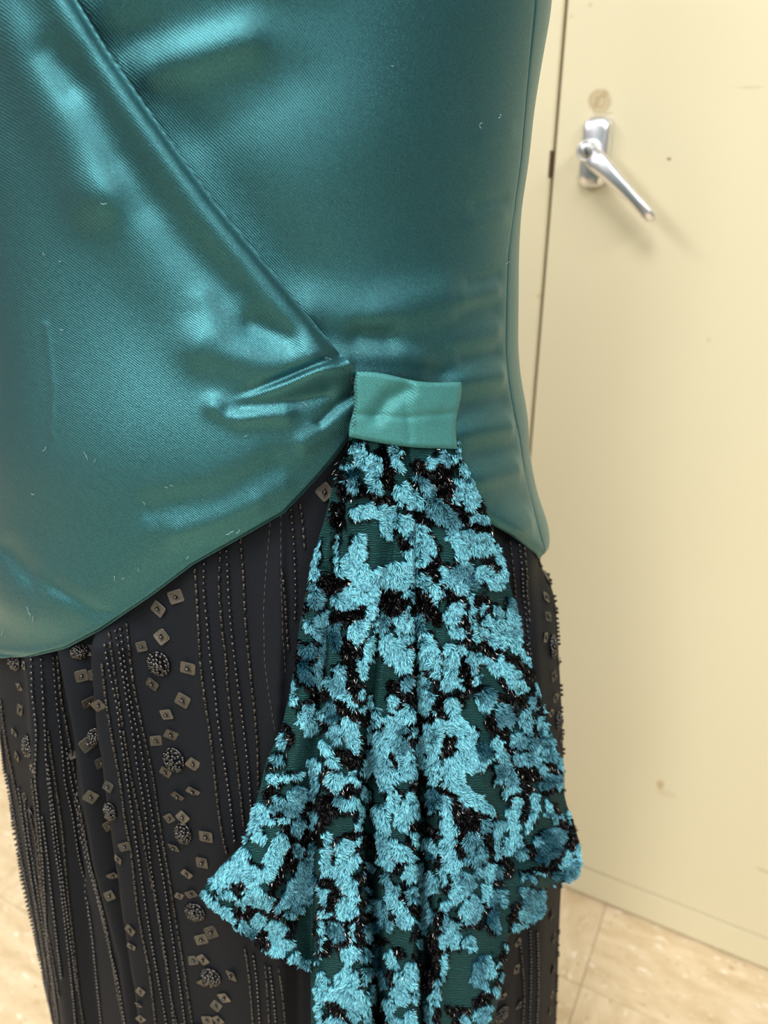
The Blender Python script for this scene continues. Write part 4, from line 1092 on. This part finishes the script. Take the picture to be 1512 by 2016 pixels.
for flag, nm, mat in ((True, 'velvet_patch', M_PILE), (False, 'metallic_pile_patch', M_LUREX)):
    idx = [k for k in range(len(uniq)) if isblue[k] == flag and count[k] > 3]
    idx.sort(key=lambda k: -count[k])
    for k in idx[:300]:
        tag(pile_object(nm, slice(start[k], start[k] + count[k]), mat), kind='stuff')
    rest = idx[300:]
    if rest:
        sel = np.concatenate([np.arange(start[k], start[k] + count[k]) for k in rest])
        tag(pile_object(nm, sel, mat), kind='stuff')
print('fibres', len(pv_verts), 'patches', len(uniq))

# ---- beads, sequins and rosettes on the skirt
def sphere_template(nl=8, nr_=5):
    v = [(0, 0, 1)]
    for i in range(1, nr_):
        a = math.pi * i / nr_
        for k in range(nl):
            b = 2 * math.pi * k / nl
            v.append((math.sin(a) * math.cos(b), math.sin(a) * math.sin(b), math.cos(a)))
    v.append((0, 0, -1)); f = []
    for k in range(nl): f.append((0, 1 + k, 1 + (k + 1) % nl))
    for i in range(nr_ - 2):
        for k in range(nl):
            a = 1 + i * nl + k; b = 1 + i * nl + (k + 1) % nl
            f.append((a, a + nl, b + nl)); f.append((a, b + nl, b))
    e = len(v) - 1; o = 1 + (nr_ - 2) * nl
    for k in range(nl): f.append((e, o + (k + 1) % nl, o + k))
    return np.array(v), np.array(f)
def tube_template(n=7):
    v, f = [], []
    for z, r in ((-1, .55), (-.97, 1), (.97, 1), (1, .55)):
        for k in range(n):
            a = 2 * math.pi * k / n; v.append((r * math.cos(a), r * math.sin(a), z))
    for i in range(3):
        for k in range(n):
            a = i * n + k; b = i * n + (k + 1) % n
            f.append((a, b, b + n)); f.append((a, b + n, a + n))
    for k in range(1, n - 1):
        f.append((0, k + 1, k)); f.append((3 * n, 3 * n + k, 3 * n + k + 1))
    return np.array(v), np.array(f)
SPH, TUB = sphere_template(), tube_template()
def place(T_, pos, ax, nrm, r, hl):
    """template along axis ax"""
    v, f = T_
    ax = ax / np.linalg.norm(ax); w = np.cross(ax, nrm); w /= np.linalg.norm(w) + 1e-9; b = np.cross(w, ax)
    return pos + v[:, :1] * w * r + v[:, 1:2] * b * r + v[:, 2:3] * ax * hl, f
def build_beads(items, name, mat, parent):
    vs, fs, k = [], [], 0
    for (v, f) in items:
        vs.append(v); fs.append(f + k); k += len(v)
    return dlink(name, fast_mesh(name, loc(np.concatenate(vs)), np.concatenate(fs)), mat, parent)

def strand(kind, pts, ox, oy, sc, skip=0.0):
    pts = [(ox + x / sc, oy + y / sc) for x, y in pts]
    us = np.array([p[0] for p in pts]); vs = np.array([p[1] for p in pts])
    seg = np.hypot(np.diff(us), np.diff(vs)); Ls = np.concatenate([[0], np.cumsum(seg)])
    q = np.arange(0, Ls[-1], 3.0)
    P3, N3 = [], []
    for s_ in q:
        p, n = hit(np.interp(s_, Ls, us), np.interp(s_, Ls, vs)); P3.append(p); N3.append(n)
    if len(P3) < 3: return
    P3 = np.array(P3); N3 = np.array(N3)
    hk = 12
    ker = np.hanning(2 * hk + 3)[1:-1]; ker /= ker.sum()
    for k in range(3):
        ext = np.concatenate([2 * P3[0, k] - P3[1:hk + 1, k][::-1], P3[:, k], 2 * P3[-1, k] - P3[-hk - 1:-1, k][::-1]]) if len(P3) > hk + 2 else np.pad(P3[:, k], hk, mode='edge')
        P3[:, k] = np.convolve(ext, ker, 'valid')
    for j in range(len(P3)):
        q_, n_, _i, _d = bvh.find_nearest(Vector(P3[j].tolist()))
        if q_ is not None:
            if n_.dot(Vector((q_.x + 0.078, q_.y - Y0, 0))) < 0: n_ = -n_
            P3[j] = q_; N3[j] = n_
    L3 = np.concatenate([[0], np.cumsum(np.linalg.norm(np.diff(P3, axis=0), axis=1))])
    items = []
    s_ = 0.0
    while s_ < L3[-1]:
        if rng.random() < skip:
            s_ += rng.uniform(0.004, 0.012); continue
        c = np.array([np.interp(s_, L3, P3[:, k]) for k in range(3)]); n = np.array([np.interp(s_, L3, N3[:, k]) for k in range(3)]); n /= np.linalg.norm(n)
        e = np.array([np.interp(min(s_ + 0.002, L3[-1]), L3, P3[:, k]) for k in range(3)]) - np.array([np.interp(max(s_ - 0.002, 0), L3, P3[:, k]) for k in range(3)])
        e = e + rng.normal(0, 0.12, 3) * np.linalg.norm(e)
        if kind == 'r':
            rad = rng.uniform(0.00100, 0.00122)
            items.append(place(SPH, c + n * rad * 0.9, e, n, rad, rad * 0.9)); s_ += rng.uniform(0.0032, 0.0042)
        else:
            hl = rng.uniform(0.0013, 0.0018); rad = 0.00085
            items.append(place(TUB, c + n * rad * 0.9, e, n, rad, hl)); s_ += hl * 2 + rng.uniform(0.0006, 0.0020)
    if items:
        o = build_beads(items, 'bead_strand', M_BEAD if kind == 'r' else M_BUGLE, skirt)
        tag(o, kind='stuff')
        o['label'] = 'string of round black beads' if kind == 'r' else 'string of smoky bugle beads'
A5 = (0, 1250, 2.52)
for kind, pts in (
    ('g', [(510, 150), (530, 330), (560, 520), (600, 730), (620, 900), (655, 1080), (675, 1280), (700, 1450), (740, 1640), (775, 1940)]),
    ('r', [(525, 50), (545, 180), (580, 320), (600, 480), (630, 690), (660, 900), (700, 1180), (730, 1380), (760, 1560), (800, 1780), (830, 1945)]),
    ('r', [(575, -20), (600, 120), (625, 290), (660, 480), (680, 640), (720, 860), (750, 1160), (790, 1400), (830, 1640), (866, 1945)]),
    ('g', [(545, 0), (575, 220), (610, 450), (650, 700), (690, 880), (730, 1120), (780, 1360), (810, 1560), (850, 1800), (880, 1945)]),
    ('r', [(600, -30), (620, 150), (650, 330), (700, 560), (740, 800), (775, 1000), (820, 1250), (850, 1450), (890, 1700), (925, 1945)]),
    ('g', [(630, -50), (645, 120), (670, 290), (720, 520), (760, 700), (800, 980), (840, 1200), (880, 1440), (910, 1620), (960, 1945)]),
    ('g', [(970, -322), (978, -200), (985, -82), (990, 40), (1000, 180), (1020, 330), (1050, 530), (1070, 730), (1090, 900), (1105, 1000), (1130, 1090)]),
    ('r', [(1015, -355), (1010, -240), (1030, -60), (1040, 80), (1065, 240), (1080, 400), (1110, 600), (1140, 800), (1160, 980), (1165, 1020)]),
    ('g', [(1095, -420), (1085, -250), (1100, -50), (1120, 100), (1130, 260), (1150, 440), (1180, 660), (1200, 850), (1210, 940)]),
    ('r', [(1125, -420), (1135, -200), (1145, -60), (1160, 80), (1180, 240), (1200, 380), (1220, 540), (1240, 740), (1250, 880)]),
    ('g', [(1195, -470), (1210, -260), (1215, -100), (1230, 60), (1245, 200), (1265, 380), (1280, 560), (1285, 780)]),
    ('r', [(1443, -625), (1455, -500), (1465, -300), (1468, -180), (1462, -60)]),
    ('g', [(1395, -300), (1410, -160), (1420, -30), (1432, 80)]),
    ('g', [(1490, -640), (1505, -520), (1512, -400)]),
    ('r', [(160, 120), (165, 300), (185, 450), (185, 560), (180, 700), (200, 900), (215, 1080), (230, 1290), (240, 1500), (270, 1700), (300, 1945)]),
    ('r', [(205, 120), (215, 300), (225, 460), (230, 600), (255, 850), (270, 1020), (300, 1200), (320, 1380), (340, 1560), (360, 1740), (380, 1945)]),
    ('r', [(265, 110), (275, 280), (290, 400), (310, 560), (320, 720), (360, 880), (390, 1080), (430, 1250), (460, 1450), (480, 1650), (510, 1945)]),
    ('g', [(285, 110), (300, 300), (340, 500), (365, 640), (390, 800), (430, 1000), (450, 1120), (490, 1270), (530, 1430), (560, 1600), (590, 1780), (625, 1945)]),
    ('r', [(330, 560), (350, 700), (400, 900), (440, 1060), (470, 1200), (510, 1370), (550, 1560), (590, 1700), (630, 1945)]),
    ('g', [(10, 330), (30, 500), (60, 650), (90, 800), (130, 1000), (160, 1200), (200, 1400), (230, 1600), (260, 1800), (285, 1945)]),
    ('r', [(130, 820), (150, 1000), (185, 1200), (215, 1400), (250, 1620), (295, 1900)]),
    ('r', [(8, 480), (26, 650), (52, 860), (88, 1100), (132, 1300), (182, 1560), (216, 1750), (250, 1945)]),
    ('r', [(45, 700), (75, 880), (112, 1100), (150, 1290), (195, 1520), (235, 1760), (270, 1945)]),
    ('g', [(150, 870), (190, 1050), (210, 1300), (260, 1560), (300, 1800)]),
    ('g', [(240, 480), (280, 760), (310, 960), (340, 1300), (370, 1560), (395, 1800), (420, 1945)]),
    ('r', [(100, 760), (128, 960), (160, 1180), (196, 1420), (236, 1680), (262, 1945)]),
    ('g', [(165, 720), (185, 900), (205, 1100), (222, 1350), (252, 1640), (285, 1920)]),
    ('r', [(240, 640), (262, 820), (285, 1000), (318, 1250), (350, 1500), (385, 1760)]),
    ('r', [(375, 820), (410, 1000), (455, 1180), (500, 1340), (540, 1500), (575, 1680)]),
    ('r', [(215, 900), (240, 1100), (262, 1300), (285, 1500), (310, 1700)]),
):
    strand(kind, pts, *A5)
A6 = (380, 1640, 4.725)
for kind, pts in (('g', [(485, 1080), (520, 1300), (545, 1560), (560, 1800)]), ('r', [(565, 1130), (600, 1400), (612, 1600), (625, 1800)]), ('g', [(675, 1230), (690, 1400), (702, 1600), (712, 1800)]),
                  ('r', [(718, 1240), (740, 1400), (760, 1600), (775, 1800)]), ('g', [(800, 1270), (830, 1500), (850, 1800)])):
    strand(kind, pts, *A6)
for kind, pts in (('g', [(1003, 1068), (1012, 1150), (1022, 1230), (1036, 1290)]), ('r', [(1019, 1062), (1026, 1130), (1030, 1180), (1036, 1240), (1044, 1300)]), ('g', [(1030, 1068), (1036, 1150), (1042, 1230)]),
                  ('g', [(1022, 1850), (1028, 1905), (1032, 1950), (1028, 2020)]), ('r', [(1042, 1830), (1044, 1890), (1043, 1950), (1041, 2020)]), ('r', [(1056, 1835), (1058, 1900), (1058, 1960), (1055, 2020)]),
                  ('r', [(1098, 1150), (1101, 1230), (1104, 1320), (1107, 1420), (1109, 1520), (1110, 1570)]), ('r', [(1103, 1740), (1099, 1830), (1096, 1920), (1092, 2020)]),
                  ('g', [(1060, 1078), (1070, 1100), (1076, 1118)])):
    strand(kind, pts, 0, 0, 1, 0.45 if pts[0][0] > 1090 else 0.0)
# plain running stitches where beads have come away
for pts in ([(532, 1028), (524, 1120), (519, 1200), (521, 1300), (530, 1370), (542, 1440)], [(553, 1010), (553, 1120), (556, 1250), (562, 1330)]):
    us = np.interp(np.linspace(0, 1, 120), np.linspace(0, 1, len(pts)), [p[0] for p in pts]); vs = np.interp(np.linspace(0, 1, 120), np.linspace(0, 1, len(pts)), [p[1] for p in pts])
    PN = [hit(a, b) for a, b in zip(us, vs)]
    PP = np.array([p + n * 0.0002 for p, n in PN]); NN = np.array([n for p, n in PN])
    o = dlink('running_stitch', stitch_mesh(PP, NN, 0.00022, 0.0026, 0.0016, 'running_stitch'), plain('grey_thread', (0.10, 0.09, 0.08), 0.7) if 'grey_thread' not in bpy.data.materials else bpy.data.materials['grey_thread'], skirt)
    tag(o, kind='stuff')

def sequin_mesh():
    """thin bent square plate with clipped corners, ribbed on top, with a bead sewn at its centre"""
    hw, r_ = 0.0037, 0.0010
    ring = rrect(0, 0, hw, hw, r_, 0, 4)
    vs = []
    for (k, y) in ((1.0, 0.0), (1.0, 0.00028), (0.93, 0.00040), (0.35, 0.00030)):
        vs += [(p[0] * k, p[2] * k, y + 0.00022 * ((p[0] * k / hw) ** 2)) for p in ring]
    n = len(ring); f = []
    for i in range(3):
        for k in range(n):
            a = i * n + k; b = i * n + (k + 1) % n
            f.append((a, b, b + n, a + n))
    f.append(tuple(range(n - 1, -1, -1))); f.append(tuple(3 * n + k for k in range(n)))
    nf = len(f)
    sv, sf = SPH
    o = len(vs)
    vs += [(p[0] * 0.00125, p[1] * 0.00125, p[2] * 0.0011 + 0.0012) for p in sv]
    f += [tuple(int(q) + o for q in t) for t in sf]
    # stitches out to two corners and the fine ribs
    for (ax, ay) in ((1, 1), (-1, -1)):
        o = len(vs); w = 0.00022
        p, q = np.array((ax * 0.0006, ay * 0.0006)), np.array((ax * 0.0019, ay * 0.0019)); s_ = np.array((-ay, ax)) * w / 1.41
        vs += [(*(p + s_), 0.0006), (*(p - s_), 0.0006), (*(q - s_), 0.0006), (*(q + s_), 0.0006), (*p, 0.0009), (*q, 0.0009)]
        f += [(o, o + 1, o + 4), (o + 1, o + 2, o + 5, o + 4), (o + 2, o + 3, o + 5), (o + 3, o, o + 4, o + 5)]
    me = new_mesh('sequin', vs, f, smooth=False)
    me.materials.append(M_SEQUIN); me.materials.append(M_BEAD)
    for i, p in enumerate(me.polygons):
        if i >= nf: p.material_index = 1; p.use_smooth = True
    return me
SEQ = sequin_mesh()
def put_sequin(u, v, ang, sc=1.0, squash=1.0):
    p, n = hit(u, v)
    n = (n + Vector(rng.normal(0, 0.16, 3))).normalized()
    up = Vector((0, 0, 1)); x = up.cross(n).normalized(); y = n.cross(x)
    a = math.radians(ang)
    X = x * math.cos(a) + y * math.sin(a); Y = n.cross(X)
    m = Matrix((X * sc * squash, Y * sc, n * sc)).transposed().to_4x4()
    m.translation = Vector(loc(np.array(p + n * 0.0006)))
    o = bpy.data.objects.new('sequin', SEQ); COL.objects.link(o); o.parent = skirt
    o.matrix_local = m
    return o
seq5 = [(705, 55, 60, .85), (805, 8, 40, 1), (935, 160, 35, 1.15), (760, 240, 60, 1), (405, 200, 5, .95), (460, 195, 10, .8), (445, 75, 80, .9), (440, 330, 10, 1), (490, 345, 30, .9), (910, 320, 65, 1.1),
        (830, 390, 65, 1.05), (850, 490, 60, 1), (775, 520, 45, .9), (105, 370, 5, .9), (100, 255, 20, .7), (75, 480, 60, .8), (90, 600, 20, .8), (430, 540, 15, 1.1), (500, 630, 5, 1), (960, 635, 50, 1),
        (825, 675, 60, .95), (450, 800, 0, 1.05), (540, 750, 70, .85), (885, 795, 50, 1), (960, 770, 12, 1.05), (125, 800, 40, .7), (910, 900, 50, 1), (842, 905, 80, .8), (540, 940, 15, 1.05), (1025, 995, 45, 1.15),
        (620, 1045, 65, .95), (865, 1050, 50, .95), (1005, 1125, 2, 1.1), (930, 1180, 55, .95), (590, 1110, 80, .8), (560, 1190, 20, .9), (950, 1280, 70, .95), (890, 1290, 60, .7), (545, 1290, 20, .9), (650, 1460, 60, .95),
        (1050, 1470, 25, 1.1), (1000, 1505, 60, 1.05), (655, 1540, 70, .8), (1010, 1605, 40, 1.05), (960, 1610, 50, .85), (1150, 1685, 10, 1.1), (1010, 1720, 45, .95), (700, 1765, 60, .8), (1115, 1795, 30, 1.05), (1075, 1835, 60, .95),
        (1085, 1905, 40, 1), (1030, 1905, 55, 1), (690, 1830, 75, .7), (160, 870, 50, .8), (875, -192, 65, 1.1), (790, -132, 60, 1.1), (805, 3, 50, .9), (920, 1940, 30, .9), (125, 150, 20, .7), (1095, 1945, 35, 1),
        (165, 660, 40, .7), (360, 590, 20, .8), (700, 1900, 40, .8)]
for (x, y, a, sc_) in seq5:
    put_sequin(x / 2.52, 1250 + y / 2.52, a + 45 * (rng.random() < .25), sc_ * 1.0, rng.uniform(.8, 1.0))
for (x, y, a, sc_) in [(205, 265, 55, 1.1), (185, 350, 45, 1.05), (193, 425, 60, 1.0), (215, 655, 10, 1.0), (222, 740, 55, 1), (205, 800, 45, .9), (183, 505, 60, .9), (232, 285, 40, 1.1), (236, 395, 20, .8), (205, 1590, 20, 1), (215, 1680, 15, 1),
                       (75, 1695, 30, 1), (70, 1800, 60, 1), (212, 1800, 20, 1), (208, 1900, 20, .9), (80, 1940, 40, 1), (15, 1905, 20, 1), (200, 1965, 10, .9), (245, 600, 30, .8), (252, 1030, 40, .9), (246, 900, 30, .8)]:
    put_sequin(980 + x / 1.985, 1000 + y / 1.985, a, sc_, rng.uniform(.8, 1.0))
put_sequin(640, 968, 40, 1.1)

def rosette(u, v, rx, ry):
    p, n = hit(u, v)
    if abs(n.z) > 0.5: n = Vector((n.x, n.y, 0)).normalized()
    x = Vector((0, 0, 1)).cross(n).normalized(); y = n.cross(x)
    k = 0.00025
    x, y, n3, p = (np.array(q) for q in (x, y, n, p))
    items = []
    for ring, cnt, lift in ((1.0, 16, 0.0008), (0.78, 12, 0.0018), (0.5, 9, 0.0027), (0.2, 4, 0.0032)):
        for j in range(cnt):
            a = 2 * math.pi * (j + rng.uniform(-.25, .25)) / cnt
            rad = np.array((math.cos(a), math.sin(a))) * ring * np.array((rx, ry)) * k
            pos = p + x * rad[0] + y * rad[1] + n3 * (lift + rng.uniform(-.0003, .0004))
            tangent = -math.sin(a) * x + math.cos(a) * y
            radial = math.cos(a) * x + math.sin(a) * y
            ax = tangent if ring > 0.9 else radial * rng.uniform(.2, 1) + tangent * rng.uniform(-1, 1) + n3 * rng.uniform(-.5, .5)
            if rng.random() < 0.72: items.append(place(TUB, pos, ax, n3 + 0.1 * x, 0.00085, rng.uniform(.0013, .0018)))
            else: items.append(place(SPH, pos, ax, n3 + 0.1 * x, 0.0012, 0.0011))
    # felt pad under the beads
    pad = 20
    pv_ = [p + n3 * 0.0022]
    for (kk, hh) in ((0.75, 0.0014), (1.0, 0.0)):
        for j in range(pad):
            a = 2 * math.pi * j / pad; pv_.append(p + (x * math.cos(a) * rx + y * math.sin(a) * ry) * k * kk + n3 * hh)
    o = build_beads(items, 'rosette', M_BEAD, skirt)
    o['label'] = 'round cluster of black beads'; tag(o, kind='stuff')
    f = [(0, 1 + j, 1 + (j + 1) % pad) for j in range(pad)] + [(1 + j, 1 + pad + j, 1 + pad + (j + 1) % pad, 1 + (j + 1) % pad) for j in range(pad)]
    dlink('rosette_pad', new_mesh('rosette_pad', loc(np.array(pv_)), f), M_CREPE, skirt)
for (x, y, rx, ry) in [(790, 140, 60, 66), (145, 550, 46, 70), (865, 615, 58, 72), (910, 980, 46, 70), (970, 1370, 58, 62), (1050, 1690, 60, 66), (470, 500, 36, 46), (395, 80, 42, 36), (80, 130, 46, 44), (550, 870, 30, 55), (985, 1960, 50, 50)]:
    rosette(x / 2.52, 1250 + y / 2.52, rx / 2.4, ry / 2.4)
for (x, y, rx, ry) in [(210, 540, 30, 60), (232, 830, 24, 48), (12, 1975, 46, 50)]:
    rosette(980 + x / 1.985, 1000 + y / 1.985, rx / 1.9, ry / 1.9)

# ---- lint on the satin
lint = []
for (u, v, L) in [(460, 1045, 20), (464, 1050, 14), (660, 925, 14), (658, 915, 10), (172, 905, 22), (185, 910, 10), (285, 995, 10), (62, 972, 9), (60, 1215, 26), (66, 1225, 14), (225, 1135, 10), (272, 1125, 9), (240, 1140, 7), (370, 1095, 8),
                  (2, 1250, 12), (85, 497, 10), (210, 400, 14), (115, 515, 6), (770, 130, 6), (985, 225, 12), (950, 242, 18), (705, 695, 8), (1003, 515, 10), (335, 955, 8), (90, 880, 12), (605, 800, 16), (640, 705, 16), (125, 650, 10), (330, 960, 7), (480, 860, 8)]:
    lint.append((u, v, L, random.uniform(0, 360)))
def satin_height(u, v):
    on_wrap = u < np.interp(v, EV, EU)
    return np.where(on_wrap, wrap_field(u, v, None), panel_field(u, v)) + 0.0001
thread_curls(lint, 'lint', 0.00011, M_LINT, dress, satin_height)
